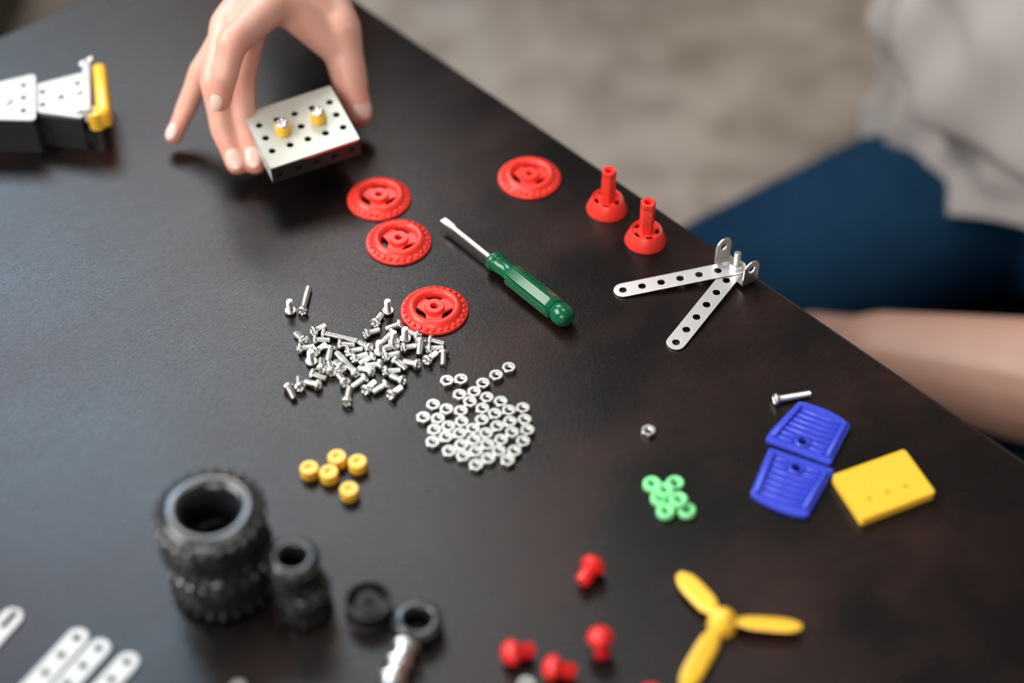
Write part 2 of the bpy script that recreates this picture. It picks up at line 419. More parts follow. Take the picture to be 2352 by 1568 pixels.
# ---------------------------------------------------------------- red wheels
def make_wheel():
    r = empty('red_wheel_disc')
    bm = bmesh.new()
    add_lathe(bm, [(17.2, 0), (17.4, .4), (17.35, 1.1), (16.9, 1.7), (16.4, 1.75), (15.2, 2.0), (14.4, 2.5), (14.0, 3.1), (13.3, 4.2), (12.2, 5.0), (11.1, 5.1), (10.1, 4.5), (9.5, 3.3), (9.3, 2.0), (9.3, .7), (9.6, 0)], 72, True)
    for i in range(26):
        a = 2 * PI * i / 26
        rot = Matrix.Rotation(a, 3, 'Z') @ Matrix.Rotation(0.42, 3, 'Y')
        add_box(bm, (1.9, 2.1, 1.3), (15.3 * math.cos(a), 15.3 * math.sin(a), 2.2), rot, .25)
    obj('rim', mesh_bm(bm, 'rim', 45), M['red'], r)
    pts = []
    for s in range(3):
        c = 2 * PI * s / 3
        for da in (-24, -12, 0, 12, 24): pts.append((9.9 * math.cos(c + math.radians(da)), 9.9 * math.sin(c + math.radians(da))))
        for da, rr in ((33, 7.3), (46, 5.9), (60, 5.4), (74, 5.9), (87, 7.3)): pts.append((rr * math.cos(c + math.radians(da)), rr * math.sin(c + math.radians(da))))
    obj('spoke_plate', plate(pts, [circ(0, 0, 2.0)], 1.6, .2, .7), M['red'], r)
    obj('hub', lathe([(5.1, .1), (5.1, 4.0), (4.8, 4.5), (2.3, 4.5), (1.95, 4.2), (1.95, .1)], 36, True), M['red'], r)
    return r
wheel0 = make_wheel()
for i, (px, py, a, lab) in enumerate([
        (998, 715.5, -90, 'red plastic toy wheel touching the edge of the screw pile'),
        (916, 558.5, -105, 'red plastic toy wheel overlapped by no other, just left of the screwdriver tip'),
        (871, 459, -92, 'red plastic toy wheel nearest the hand and the grey perforated box'),
        (1216, 411, -98, 'red plastic toy wheel lying alone near the two red pegs')]):
    o = wheel0 if i == 0 else copy_tree(wheel0)
    o.location = P(px, py); o.rotation_euler = (0, 0, math.radians(a)); o.scale = (.985,) * 3
    tag(o, lab, 'wheel', 'red toy wheels')
wheel_label_fix = [o for o in bpy.data.objects if o.get('label', '').startswith('red plastic toy wheel overlapped')]
for o in wheel_label_fix: o['label'] = 'red plastic toy wheel just left of the screwdriver tip'

# ---------------------------------------------------------------- red pegs standing near the table edge
def make_peg():
    r = empty('toy_peg')
    obj('cup', lathe([(11, 0), (11.05, .4), (8.15, 7.3), (7.9, 7.6), (7.5, 7.5), (7.4, 6.2), (7.9, 5.2), (10.2, .3), (10.3, 0)], 48, True), M['red'], r)
    holes = []
    for i in range(5):
        c = 2 * PI * i / 5; w = math.radians(20)
        holes.append([(4.9 * math.cos(c - w), 4.9 * math.sin(c - w)), (6.7 * math.cos(c - w * .95), 6.7 * math.sin(c - w * .95)), (6.9 * math.cos(c), 6.9 * math.sin(c)), (6.7 * math.cos(c + w * .95), 6.7 * math.sin(c + w * .95)), (4.9 * math.cos(c + w), 4.9 * math.sin(c + w)), (4.7 * math.cos(c), 4.7 * math.sin(c))])
    obj('slotted_disc', plate(circ(0, 0, 7.6, 48), holes, 1.2, .1, 5.4), M['red'], r)
    pent = [(4.15 * math.cos(2 * PI * i / 5 + .31), 4.15 * math.sin(2 * PI * i / 5 + .31)) for i in range(5)]
    bm = bmesh.new(); bm.from_mesh(plate(round_poly(pent, .5, 3), [circ(0, 0, 2.05, 20)], 3.5, .15, 23.0)); bm.from_mesh(plate(round_poly(pent, .5, 3), [], 18.0, .1, 5.2))
    obj('stem', mesh_bm(bm, 'stem', 35), M['red'], r)
    return r
peg0 = make_peg()
for i, (px, py, a, lab) in enumerate([(1482.7, 551, -75, 'red plastic peg standing on its cone, the one nearer the metal strips'), (1394, 478.5, -98, 'red plastic peg standing on its cone, the one nearer the lone red wheel')]):
    o = peg0 if i == 0 else copy_tree(peg0)
    o.location = P(px, py); o.rotation_euler = (0, 0, math.radians(a)); tag(o, lab, 'peg', 'red pegs')

# ---------------------------------------------------------------- screwdriver
A, B = P(1017, 504, 5.9), P(1305, 733, 5.9)
sd = empty('screwdriver', A, frame(B - A, (0, 0, 1))); tag(sd, 'small flat screwdriver with a dark green handle and steel shaft', 'screwdriver')
bm = bmesh.new()
add_lathe(bm, [(0, 6), (1.15, 6.0), (1.5, 9), (1.5, 41), (0, 41)], 20)
v = [bm.verts.new((x * MM, y * MM, z * MM)) for z, hx, hy in ((0, .25, 1.75), (4, .45, 1.75), (9, 1.0, 1.35)) for x, y in ((-hx, -hy), (hx, -hy), (hx, hy), (-hx, hy))]
for q in range(2):
    for i in range(4):
        j = (i + 1) % 4; bm.faces.new((v[q * 4 + i], v[q * 4 + j], v[q * 4 + 4 + j], v[q * 4 + 4 + i]))
bm.faces.new(v[:4]); bm.faces.new(v[8:])
obj('shaft', mesh_bm(bm, 'shaft'), M['nickel'], sd)
obj('collar', lathe([(0, 39.0), (2.4, 39.0), (4.0, 39.4), (5.2, 40.6), (5.4, 42), (5.0, 43.6), (4.5, 44.3), (4.7, 44.8), (4.5, 45.3), (4.6, 45.9), (4.35, 46.5), (4.3, 51.5), (4.5, 53.5), (5.0, 55.0), (0, 55.0)], 40), M['green'], sd)
bm = bmesh.new(); rings = []
for z, s in ((54.5, .86), (55.3, .97), (57, 1.0), (84.5, 1.0), (86.8, .97), (87.8, .85)):
    R = []
    for i in range(96):
        a = 2 * PI * i / 96; c = (a / (2 * PI) * 6) % 1.0; u = abs(c - .5) * 2      # 0 middle of a flat, 1 in the flute
        rr = 5.75 / math.cos((c - .5) * 2 * PI / 6) * .955 if u < .78 else 5.75 * (.985 - .16 * ((u - .78) / .22))
        R.append(bm.verts.new((rr * s * MM * math.cos(a), rr * s * MM * math.sin(a), z * MM)))
    rings.append(R)
for Q, R in zip(rings, rings[1:]):
    for i in range(96): bm.faces.new((Q[i], Q[(i + 1) % 96], R[(i + 1) % 96], R[i]))
bm.faces.new(rings[0]); bm.faces.new(rings[-1])
obj('fluted_handle', mesh_bm(bm, 'handle', 30), M['green'], sd)
obj('pommel', lathe([(0, 87), (4.3, 87), (4.4, 88.2), (5.2, 89.3), (5.85, 91.2), (5.9, 93.2), (5.4, 95.6), (4.2, 97.6), (2.4, 98.6), (1.6, 98.5), (0, 98.5)], 40), M['green'], sd)

# ---------------------------------------------------------------- screws
SEGH = 40
def head_mesh(r=2.85, hh=2.2):
    bm = bmesh.new(); rad = [.25, .5, .75, 1.0, 1.25, 1.5, 1.75, 2.05, 2.4, 2.7]
    c = bm.verts.new((0, 0, .95 * MM)); prev = None; first = None
    for q in rad:
        R = []
        for i in range(SEGH):
            a = 2 * PI * i / SEGH; x, y = q * math.cos(a), q * math.sin(a)
            z = .75 * (q / r) ** 2.2
            d = min(max(0, .62 - min(abs(x), abs(y))) * 3.5, 1) * min(max(0, 1.85 - q) * 3, 1)
            R.append(bm.verts.new((x * MM, y * MM, (z + .95 * d) * MM)))
        if prev is None:
            for i in range(SEGH): bm.faces.new((c, R[(i + 1) % SEGH], R[i]))
        else:
            for i in range(SEGH): bm.faces.new((prev[i], prev[(i + 1) % SEGH], R[(i + 1) % SEGH], R[i]))
        prev = R
    for q, z in ((r, .95), (r, hh - .25), (r - .2, hh), (0, hh)):
        if q == 0: bm.faces.new(prev); break
        R = [bm.verts.new((q * MM * math.cos(2 * PI * i / SEGH), q * MM * math.sin(2 * PI * i / SEGH), z * MM)) for i in range(SEGH)]
        for i in range(SEGH): bm.faces.new((prev[i], prev[(i + 1) % SEGH], R[(i + 1) % SEGH], R[i]))
        prev = R
    return mesh_bm(bm, 'screw_head', 50)
HEAD = head_mesh(); HEAD.materials.append(M['zinc'])
def shank_mesh(L, z0=2.0, r=1.75, pitch=.68):
    pr = [(0, z0), (1.5, z0), (1.5, z0 + .5)]; z = z0 + .6
    while z < L - .6:
        pr += [(r - .34, z), (r, z + pitch * .45), (r, z + pitch * .6)]; z += pitch
    pr += [(r - .3, L - .4), (r - .55, L), (0, L)]
    me = lathe(pr, 18, ang=25); me.materials.append(M['zinc']); return me
LEN = dict(U=8.7, S=8.7, M=11.5, L=19.0)
SHANK = {k_: shank_mesh(v_) for k_, v_ in LEN.items() if k_ != 'U'}; SHANK['U'] = SHANK['S']
scr0 = {}
def screw(kind, a, b, label, group=None, spin=None):
    """cross-head screw from the middle of its head face a to its tip b"""
    k2 = 'S' if kind == 'U' else kind
    if k2 not in scr0:
        r = empty('screw'); obj('head', HEAD, None, r); obj('shank', SHANK[k2], None, r); scr0[k2] = r
    else: r = copy_tree(scr0[k2])
    rot = frame(b - a) @ Matrix.Rotation(spin if spin is not None else random.uniform(0, 1.5), 3, 'Z')
    r.matrix_world = Matrix.Translation(a) @ rot.to_4x4()
    tag(r, label, 'screw', group)
    if not group and 'group' in r: del r['group']
    return r
def pixel(p):
    q = p - CAM; z_ = q.y * CP - q.z * SP; return 1176 + FPX * q.x / z_, 784 - FPX * (q.y * SP + q.z * CP) / z_
def word_dir(dx, dy):
    k_ = int(round(math.atan2(-dy, dx) / (PI / 4))) % 8
    return ['right', 'upper right', 'top', 'upper left', 'left', 'lower left', 'bottom', 'lower right'][k_]
ORD = ['first', 'second', 'third', 'fourth', 'fifth', 'sixth', 'seventh', 'eighth', 'ninth', 'tenth']
def number_duplicates(items):
    by = {}
    for lab, px, o in items: by.setdefault(lab, []).append((px, o))
    for lab, l_ in by.items():
        l_.sort(key=lambda q: q[0])
        for n_, (px, o) in enumerate(l_):
            o['label'] = lab if len(l_) == 1 else lab + ', ' + ORD[n_] + ' from left'
generic = []
PILE = 'U,-110.8,615.6,1.3,-110.8,615.6,10.0;L,-104.7,613.2,2.6,-103.0,632.1,1.5;U,-62.0,615.6,1.3,-62.0,615.6,10.0;S,-68.2,604.8,2.8,-65.1,612.8,1.5;S,-73.0,597.8,2.8,-65.7,602.3,1.5;S,-54.4,605.6,2.8,-62.5,602.7,1.5;S,-58.2,600.4,2.8,-63.7,593.7,1.5;U,-58.0,593.7,1.3,-58.0,593.7,10.0;U,-52.5,596.2,1.3,-52.5,596.2,10.0;S,-45.2,596.2,2.8,-51.9,601.6,1.5;S,-44.7,593.3,5.4,-45.4,585.8,1.1;S,-41.6,594.6,2.8,-33.2,592.8,1.5;S,-42.0,588.1,2.8,-33.6,589.8,1.5;S,-33.4,586.7,2.8,-33.5,578.1,1.5;S,-42.1,579.5,2.8,-36.9,586.4,1.5;S,-44.7,577.2,2.8,-52.6,580.8,1.5;S,-57.6,581.3,2.8,-51.3,575.6,1.5;S,-56.2,588.3,6.7,-62.4,589.9,0.8;S,-54.3,588.3,2.8,-46.3,591.6,1.4;U,-64.6,587.1,1.4,-64.6,587.1,10.1;S,-62.7,582.0,2.8,-55.4,586.5,1.5;S,-66.6,583.5,2.8,-74.1,579.3,1.5;S,-62.6,577.8,2.8,-71.2,577.8,1.4;S,-68.7,587.7,2.8,-74.9,593.7,1.5;S,-81.2,585.5,2.8,-73.3,589.0,1.5;S,-78.0,580.8,2.9,-70.8,585.4,1.5;L,-94.0,599.4,2.6,-75.7,594.4,1.5;S,-99.0,599.3,2.8,-92.7,605.1,1.5;S,-101.6,592.9,2.8,-106.7,599.8,1.5;S,-98.2,594.3,2.8,-89.7,594.9,1.5;S,-105.1,587.9,2.8,-97.0,590.7,1.5;S,-96.7,585.2,2.8,-91.4,591.9,1.5;U,-97.5,580.8,1.3,-97.5,580.8,10.0;S,-88.7,589.4,2.8,-89.5,580.8,1.5;S,-85.8,591.3,2.8,-77.2,591.6,1.5;L,-74.6,570.9,2.5,-85.6,586.3,1.5;S,-91.8,573.6,2.8,-92.8,582.1,1.5;S,-86.7,571.6,2.8,-88.7,579.9,1.5;S,-81.5,573.5,4.2,-85.6,580.6,1.2;S,-97.5,572.1,2.8,-89.4,569.2,1.5;S,-91.5,563.8,2.8,-99.5,567.1,1.5;S,-107.7,564.2,2.8,-103.7,556.6,1.5;S,-101.3,561.5,2.8,-102.7,570.0,1.5;S,-79.6,564.5,2.8,-83.7,572.1,1.4;M,-78.5,552.1,2.7,-77.7,563.5,1.5;S,-66.5,572.4,2.8,-74.2,576.2,1.5;S,-70.0,569.5,2.8,-76.5,564.0,1.5;S,-70.6,559.8,2.8,-66.0,567.0,1.5;S,-59.5,565.4,2.8,-66.5,560.3,1.5;S,-51.5,566.2,2.8,-58.5,571.2,1.5;S,-58.6,556.8,2.8,-53.2,563.4,1.5;S,-62.5,572.9,2.8,-54.1,574.7,1.5'
pile_lab = {0: 'short screw standing on its head beside the long screw above the pile',
            1: 'long silver screw leaning away from the short standing screw above the pile',
            2: 'short screw standing on its head just left of the red wheel by the pile',
            3: 'short screw lying right below the lone standing screw near the red wheel',
            4: 'short screw lying clear of the pile, second below the lone standing screw',
            5: 'short screw with its head tucked against the red wheel',
            26: 'longest screw lying across the top of the pile, pointing away from its upper left head',
            27: 'short screw with its head against the head of the longest screw on the pile',
            13: 'short screw at the far right end of the pile, pointing at the camera',
            35: 'long silver screw lying in the middle of the pile',
            41: 'outermost screw at the lower left of the pile, tip pointing at the camera',
            42: 'short screw with its head to the camera beside the outermost lower left screw',
            44: 'medium length screw at the bottom of the pile, head to the camera',
            50: 'lowest short screw on the right side of the pile, just above the nuts',
            49: 'short screw at the right of the pile, close to the touching pair of nuts'}
for i, s in enumerate(PILE.split(';')):
    kd, *v = s.split(','); v = [float(q) * MM for q in v]
    a, b = Vector(v[:3]), Vector(v[3:])
    if kd == 'U': b.z -= a.z; a.z = 0
    a.z += T; b.z += T
    if i in pile_lab: screw(kd, a, b, pile_lab[i], 'silver screws of the loose pile')
    elif kd == 'U': generic.append(('short screw standing upright among the screws of the pile', pixel(a)[0], screw(kd, a, b, 'x', 'silver screws of the loose pile')))
    else:
        (ax_, ay_), (bx_, by_) = pixel(a), pixel(b)
        reg = ('upper', 'middle', 'lower')[min(2, max(0, int((ay_ - 745) / 58)))] + ' ' + ('left', 'centre', 'right')[min(2, max(0, int((ax_ - 670) / 115)))]
        generic.append(('screw in the ' + reg + ' of the pile, tip to ' + word_dir(bx_ - ax_, by_ - ay_), ax_, screw(kd, a, b, 'x', 'silver screws of the loose pile')))
number_duplicates(generic)
a, b = P(1776, 918, 2.9), P(1861, 904, 1.8); b = a + (b - a).normalized() * 19 * MM
screw('L', a, b, 'single long screw lying beside the upper blue ribbed plate', None, .4)

# ---------------------------------------------------------------- nuts
def nut_mesh(af=6.3, t=2.6):
    ac = af / math.cos(PI / 6) / 2
    bm = bmesh.new(); N = 36
    def hexr(a):
        c = (a % (PI / 3)) - PI / 6; return af / 2 / math.cos(c)
    rows = []
    thr = []
    z = .35
    while z < t - .3: thr += [(1.72, z), (1.95, z + .25)]; z += .5
    prof = [('c', 2.15, 0), ('c', af / 2 - .05, 0), ('h', -.0, .32), ('h', -.0, t - .32), ('c', af / 2 - .05, t), ('c', 2.15, t)] + [('c', r_, z_) for r_, z_ in reversed(thr)]
    for kd, r, z in prof:
        rows.append([bm.verts.new(((hexr(2 * PI * i / N) if kd == 'h' else r) * MM * math.cos(2 * PI * i / N), (hexr(2 * PI * i / N) if kd == 'h' else r) * MM * math.sin(2 * PI * i / N), z * MM)) for i in range(N)])
    for q in range(len(rows)):
        A, B = rows[q], rows[(q + 1) % len(rows)]
        for i in range(N): bm.faces.new((A[i], A[(i + 1) % N], B[(i + 1) % N], B[i]))
    me = mesh_bm(bm, 'nut', 28); me.materials.append(M['zinc_matte']); return me
NUT = nut_mesh()
nut_lab = {0: 'nut at the far end of the trailing row of three above the heap',
           1: 'middle hexagonal nut of the trailing row of three above the heap',
           2: 'nut of the trailing row of three that nearly touches the heap',
           3: 'right one of the touching pair of nuts just below the screw pile',
           4: 'left one of the touching pair of nuts just below the screw pile',
           17: 'leftmost hexagonal nut of the heap',
           44: 'lowest hexagonal nut of the heap', 45: 'nut at the lower right of the heap, beside the lowest one',
           10: 'hexagonal nut at the upper left shoulder of the heap'}
heap = []
for i, s in enumerate('-1.6,576.4,5;-7.7,571.3,14;-14.0,566.0,48;-24.6,568.6,34;-31.3,567.7,11;-25.0,558.6,25;-18.1,560.4,28;-12.0,556.8,9;-20.0,554.0,44;-5.4,554.2,6;-37.4,552.2,23;-31.0,549.3,31;-24.2,548.2,25;-14.0,549.8,35;-8.1,546.4,53;-1.5,548.6,33;5.1,550.1,23;-41.8,544.2,38;-34.9,543.4,41;-23.7,541.4,17;-14.2,542.5,0;-1.0,541.5,58;5.9,542.8,11;-6.9,538.7,0;-29.9,538.5,53;-18.3,537.0,35;-36.4,536.4,34;-24.5,534.1,46;-12.1,534.2,7;-0.0,534.8,42;7.2,536.3,22;-30.8,532.0,53;-17.8,530.2,3;-5.1,530.2,10;5.1,529.4,12;-36.9,529.0,43;-23.5,527.1,59;-11.5,527.4,50;-29.1,523.4,49;-16.7,523.2,55;-6.1,523.5,55;1.1,523.5,39;-22.6,520.5,58;-11.0,519.0,55;-16.5,515.1,43;-2.0,517.9,39'.split(';')):
    x, y, t = [float(q) for q in s.split(',')]
    o = obj('nut', NUT, None); o.location = (x * MM, y * MM, T); o.rotation_euler = (0, 0, math.radians(t))
    tag(o, nut_lab.get(i, 'silver nut of the heap'), 'nut', 'silver nuts of the heap')
    if i not in nut_lab: heap.append((pixel(o.location), o))
heap.sort(key=lambda q: q[0][1])
level, last, rows_ = -1, -1e9, []
for (px, py), o in heap:
    if py - last > 15: rows_.append([]); last = py
    rows_[-1].append((px, o))
for n_, l_ in enumerate(rows_):
    l_.sort(key=lambda q: q[0])
    for k_, (px, o) in enumerate(l_):
        o['label'] = 'silver nut on the ' + (ORD[n_] if n_ < 10 else str(n_ + 1) + 'th') + ' level of the heap from its top' + (', ' + ORD[k_] + ' from left' if len(l_) > 1 else '')
o = obj('nut', NUT, None); o.location = P(1489, 994.5); o.rotation_euler = (0, 0, .5); tag(o, 'single silver nut lying alone above the light green rings', 'nut')
o = obj('nut', NUT, None); o.location = P(1208, 1577); o.rotation_euler = (0, 0, .2); tag(o, 'silver nut at the picture bottom under the two lying red knobs', 'nut')
o = obj('nut', NUT, None); o.location = P(548, 1583); o.rotation_euler = (0, 0, .8); tag(o, 'silver nut at the picture bottom below the big tyre stack', 'nut')

# ---------------------------------------------------------------- bolted metal strips at the table edge
J = P(1690.6, 615, 4.3)
S1, S2 = P(1431, 668, .45), P(1553, 788, .45)
joint = empty('bolted_strip_bracket', (J.x, J.y, T)); tag(joint, 'two perforated metal strips bolted to a double angle bracket at the table edge', 'bracket')
def strip_mesh(n=7, w=9.6, t=.8, slot=False):
    L = (n - 1) * 10
    hs = [circ(10 * i, 0, 1.95, 20) for i in range(n)]
    if slot: hs = [stadium(-2, 5, 3.2)] + hs[2:]
    return plate(stadium(0, L, w), hs, t, .12)
STRIP = strip_mesh(); STRIP.materials.append(M['nickel'])
def place_strip(o, a, b, up=(0, 0, 1)):
    """strip lying from its first hole a towards b"""
    x = (b - a).normalized(); z = Vector(up); z = (z - x * z.dot(x)).normalized(); y = z.cross(x)
    o.matrix_world = Matrix.Translation(a) @ Matrix((x, y, z)).transposed().to_4x4()
def place_child(o, mw, root):
    o.parent = root; o.matrix_local = root.matrix_world.inverted() @ mw
bpy.context.view_layer.update()
for e, z in ((S1, 4.3), (S2, 3.3)):
    o = obj('strip', STRIP, None)
    place_strip(o, e, Vector((J.x, J.y, T + z * MM))); place_child(o, o.matrix_basis.copy(), joint)
ba = (P(1726.2, 645.7, 2.6) - P(1661.2, 591.2, 2.6)); ba.z = 0; ba.normalize(); bc = Vector((-ba.y, ba.x, 0))
rb = Matrix((ba, bc, Vector((0, 0, 1)))).transposed()
bm = bmesh.new()
me1 = plate(round_poly([(-11, -5), (11, -5), (11, 5), (-11, 5)], .3, 2), [circ(0, 0, 2, 20)], .9, .1, 2.2); bm.from_mesh(me1)
tabo = [(-5, 0), (5, 0)] + [(5 * math.cos(a), 9.2 + 5 * math.sin(a)) for a in [PI * i / 12 for i in range(13)]]
for s in (-1, 1):
    b2 = bmesh.new(); b2.from_mesh(plate(tabo, [circ(0, 9, 2.1, 20)], .9, .1, -.45))
    R = Matrix(((0, 0, 1), (1, 0, 0), (0, 1, 0))).to_4x4()
    bmesh.ops.transform(b2, matrix=Matrix.Translation((s * 10.6 * MM, 0, 2.3 * MM)) @ R, verts=b2.verts)
    tm = bpy.data.meshes.new('t'); b2.to_mesh(tm); b2.free(); bm.from_mesh(tm)
bmesh.ops.transform(bm, matrix=rb.to_4x4(), verts=bm.verts)
obj('angle_bracket', mesh_bm(bm, 'bracket', 30), M['nickel'], joint)
o = obj('nut', NUT, None, joint); o.location = (0, 0, 4.9 * MM + .0002); o.rotation_euler = (0, 0, .3)
SHB = shank_mesh(15.0); bolt = obj('bolt', SHB, None, joint); obj('bolt_head', HEAD, None, bolt)

# ---------------------------------------------------------------- spacers and rings
YSP = lathe([(3.9, 0), (4.4, .5), (4.4, 5.0), (3.9, 5.6), (2.0, 5.6), (1.6, 5.3), (1.6, 4.6), (0, 4.5), (0, 0)], 36, ang=20); YSP.materials.append(M['yellow'])
for (cx, cy), lab in zip([(490, 640), (930, 735), (1115, 390), (1580, 500), (1390, 1120)],
                         ['yellow spacer at the left end of the group of five', 'yellow spacer touching two others, in front of the farthest one', 'farthest yellow spacer of the five, at the top of the group', 'yellow spacer at the right end of the group of five', 'yellow spacer set apart, nearest the camera of the five']):
    px, py = 660 + cx / 9.8, 1010 + cy / 9.8
    o = obj('spacer', YSP, None); q = P(px, py - 3.5, 5.6); o.location = (q.x, q.y, T); tag(o, lab, 'spacer', 'yellow spacers')
GR = lathe([(3.7, 0), (4.25, .7), (4.25, 2.6), (3.6, 3.5), (2.5, 3.5), (1.55, 2.6), (1.45, .8), (1.6, 0)], 36, True, 20); GR.materials.append(M['mint'])
for (cx, cy), z, lab in zip([(425, 410), (1020, 395), (620, 770), (775, 1110), (1320, 1085), (745, 570), (1110, 815)], [0, 0, 0, 0, 0, 3.55, 3.55],
                            ['light green ring at the upper left corner of the cluster', 'light green ring at the upper right corner of the cluster', 'light green ring at the left middle of the cluster, partly covered', 'light green ring at the lower left corner of the cluster', 'light green ring at the lower right corner of the cluster', 'light green ring lying on top between the two upper rings', 'light green ring lying on top above the lower right ring']):
    o = obj('spacer_ring', GR, None); q = P(1460 + cx / 11.2, 1070 + cy / 11.2, z + 3.5); o.location = (q.x, q.y, T + z * MM); tag(o, lab, 'ring', 'light green rings')

# ---------------------------------------------------------------- blue ribbed plates, yellow plate
def ground_frame(a, b):
    x = (b - a); x.z = 0; x.normalize(); return x, Vector((-x.y, x.x, 0))
def blue_plate(outer, straight, hole, lab, flip):
    """outer: pixels round the outline; straight: its two ends of the straight side"""
    z = 4.2
    W = [P(*q, z) for q in outer]; c = sum(W, Vector()) / len(W); c.z = T
    x, y = ground_frame(P(*straight[0], z), P(*straight[1], z))
    loc = lambda q: ((q - c).dot(x) / MM, (q - c).dot(y) / MM)
    pts = [loc(q) for q in W]; hx, hy = loc(P(*hole, z))
    r = empty('ribbed_plate', c, Matrix((x, y, Vector((0, 0, 1)))).transposed()); tag(r, lab, 'plate', 'blue ribbed plates')
    obj('base', plate(round_poly(pts, 1.6, 4), [circ(hx, hy, 2.5, 24)], 2.6, .45), M['blue'], r)
    ys = [p[1] for p in pts]; y0, y1 = min(ys), max(ys)
    # side rims follow the two slanting sides
    sx = sorted(range(len(pts)), key=lambda i: pts[i][0])
    def span(yy):
        xs = []
        for i in range(len(pts)):
            a, b = pts[i - 1], pts[i]
            if (a[1] - yy) * (b[1] - yy) < 0: xs.append(a[0] + (b[0] - a[0]) * (yy - a[1]) / (b[1] - a[1]))
        return (min(xs), max(xs)) if len(xs) >= 2 else (0, 0)
    lo, hi = y0 + 3.0, y1 - 4.2
    if flip: lo, hi = y0 + 4.2, y1 - 3.0
    for s in (0, 1):
        a, b = span(lo)[s], span(hi)[s]; ins = 2.6 if s == 0 else -2.6
        pa, pb = Vector((a + ins, lo, 0)), Vector((b + ins, hi, 0)); d = pb - pa
        obj('side_rim', box((d.length, 2.0, 2.2), tuple((pa + pb) / 2 + Vector((0, 0, 3.3))), frame((0, 0, 1), d), .6, 2), M['blue'], r)
    n = 7
    for i in range(n):
        yy = lo + (hi - lo) * (i + .3) / n; a, b = span(yy); a += 4.6; b -= 4.6
        segs = [(a, b)]
        if abs(yy - hy) < 3.6: segs = [(a, hx - 3.8), (hx + 3.8, b)]
        for s0, s1 in segs:
            if s1 - s0 > 1: obj('rib', box((s1 - s0, 1.55, 2.0), ((s0 + s1) / 2, yy, 3.0), None, .4), M['blue'], r)
    obj('hole_collar', lathe([(2.5, 3.0), (3.5, 3.0), (3.5, 3.5), (3.1, 3.9), (2.6, 3.9), (2.5, 3.7)], 24, True), M['blue'], r).location = (hx * MM, hy * MM, 0)
    return r
blue_plate([(1836, 915), (1868, 923), (1900, 934.5), (1930, 950), (1956, 970), (1909, 1060), (1759, 1004), (1771, 982)], [(1759, 1004), (1909, 1060)], (1845, 1010), 'blue ribbed plate lying farther from the camera, against the long screw', False)
blue_plate([(1768, 1021), (1918, 1072), (1856, 1180), (1820, 1174), (1785, 1162), (1752, 1146), (1724, 1128)], [(1768, 1021), (1918, 1072)], (1830, 1071), 'blue ribbed plate nearer the camera, left of the flat yellow plate', True)
c4 = [P(1911, 1090, 5), P(2078, 1030, 5), P(2150, 1130, 5), P(1980, 1194, 5)]; c = sum(c4, Vector()) / 4; c.z = T
x, y = ground_frame(c4[0], c4[1])
yp = empty('flat_plate', c, Matrix((x, y, Vector((0, 0, 1)))).transposed()); tag(yp, 'flat yellow plastic plate with three small dimples', 'plate')
loc = lambda q: ((q - c).dot(x) / MM, (q - c).dot(y) / MM)
pts = [loc(q) for q in reversed(c4)]
hs = [circ(*loc(P(1420 + a / 3.015, 860 + b / 3.015, 5)), .95, 14) for a, b in ((1745, 855), (1870, 812), (1995, 768))]
obj('top_layer', plate(round_poly(pts, 1.8, 5), hs, 2.2, .35, 2.8), M['yellow'], yp)
obj('bottom_layer', plate(round_poly(pts, 1.8, 5), [], 2.7, .4, .1), M['yellow'], yp)

# ---------------------------------------------------------------- propeller
hc = P(1658, 1438); pr = empty('propeller', hc); tag(pr, 'yellow three-bladed toy propeller lying flat on the table', 'propeller')
obj('hub', lathe([(6.4, 0), (6.5, 1), (6.1, 4.5), (5.4, 6.6), (4.2, 7.2), (3.9, 8.6), (2.8, 9.6), (0, 10)], 36), M['yellow'], pr)
for tx, ty in ((1560, 1316), (1841, 1437), (1570, 1580)):
    tip = P(tx, ty, 5); d = tip - hc; d.z = 0; L = d.length / MM; d.normalize(); w = Vector((0, 0, 1)).cross(d)
    bm = bmesh.new(); grid = []
    NS, NW = 22, 8
    for i in range(NS + 1):
        s = i / NS; half = 4.5 * (1 - abs(2 * max(s, .12) ** 1.1 - 1) ** 3.4) ** .5 * (.86 if s < .2 else 1) if s < .985 else .9
        half = max(half, 1.6); tw = math.radians(17 - 7 * s)
        top, bot = [], []
        for j in range(NW + 1):
            u = (j / NW - .5) * 2; th = .95 * (1 - u * u) ** .5 * (1 - .3 * s) + .12
            for lst, sg in ((top, 1), (bot, -1)):
                lx = s * (L - 3) + 3; ly = u * half * math.cos(tw) ; lz = 4.6 - u * half * math.sin(tw) + sg * th
                lst.append(bm.verts.new((d * lx + w * ly + Vector((0, 0, lz))) * MM))
        grid.append(top + bot[::-1])
    for Q, R in zip(grid, grid[1:]):
        for i in range(len(Q)): bm.faces.new((Q[i], Q[(i + 1) % len(Q)], R[(i + 1) % len(Q)], R[i]))
    bm.faces.new(grid[0]); bm.faces.new(grid[-1])
    obj('blade', mesh_bm(bm, 'blade', 60), M['yellow'], pr)

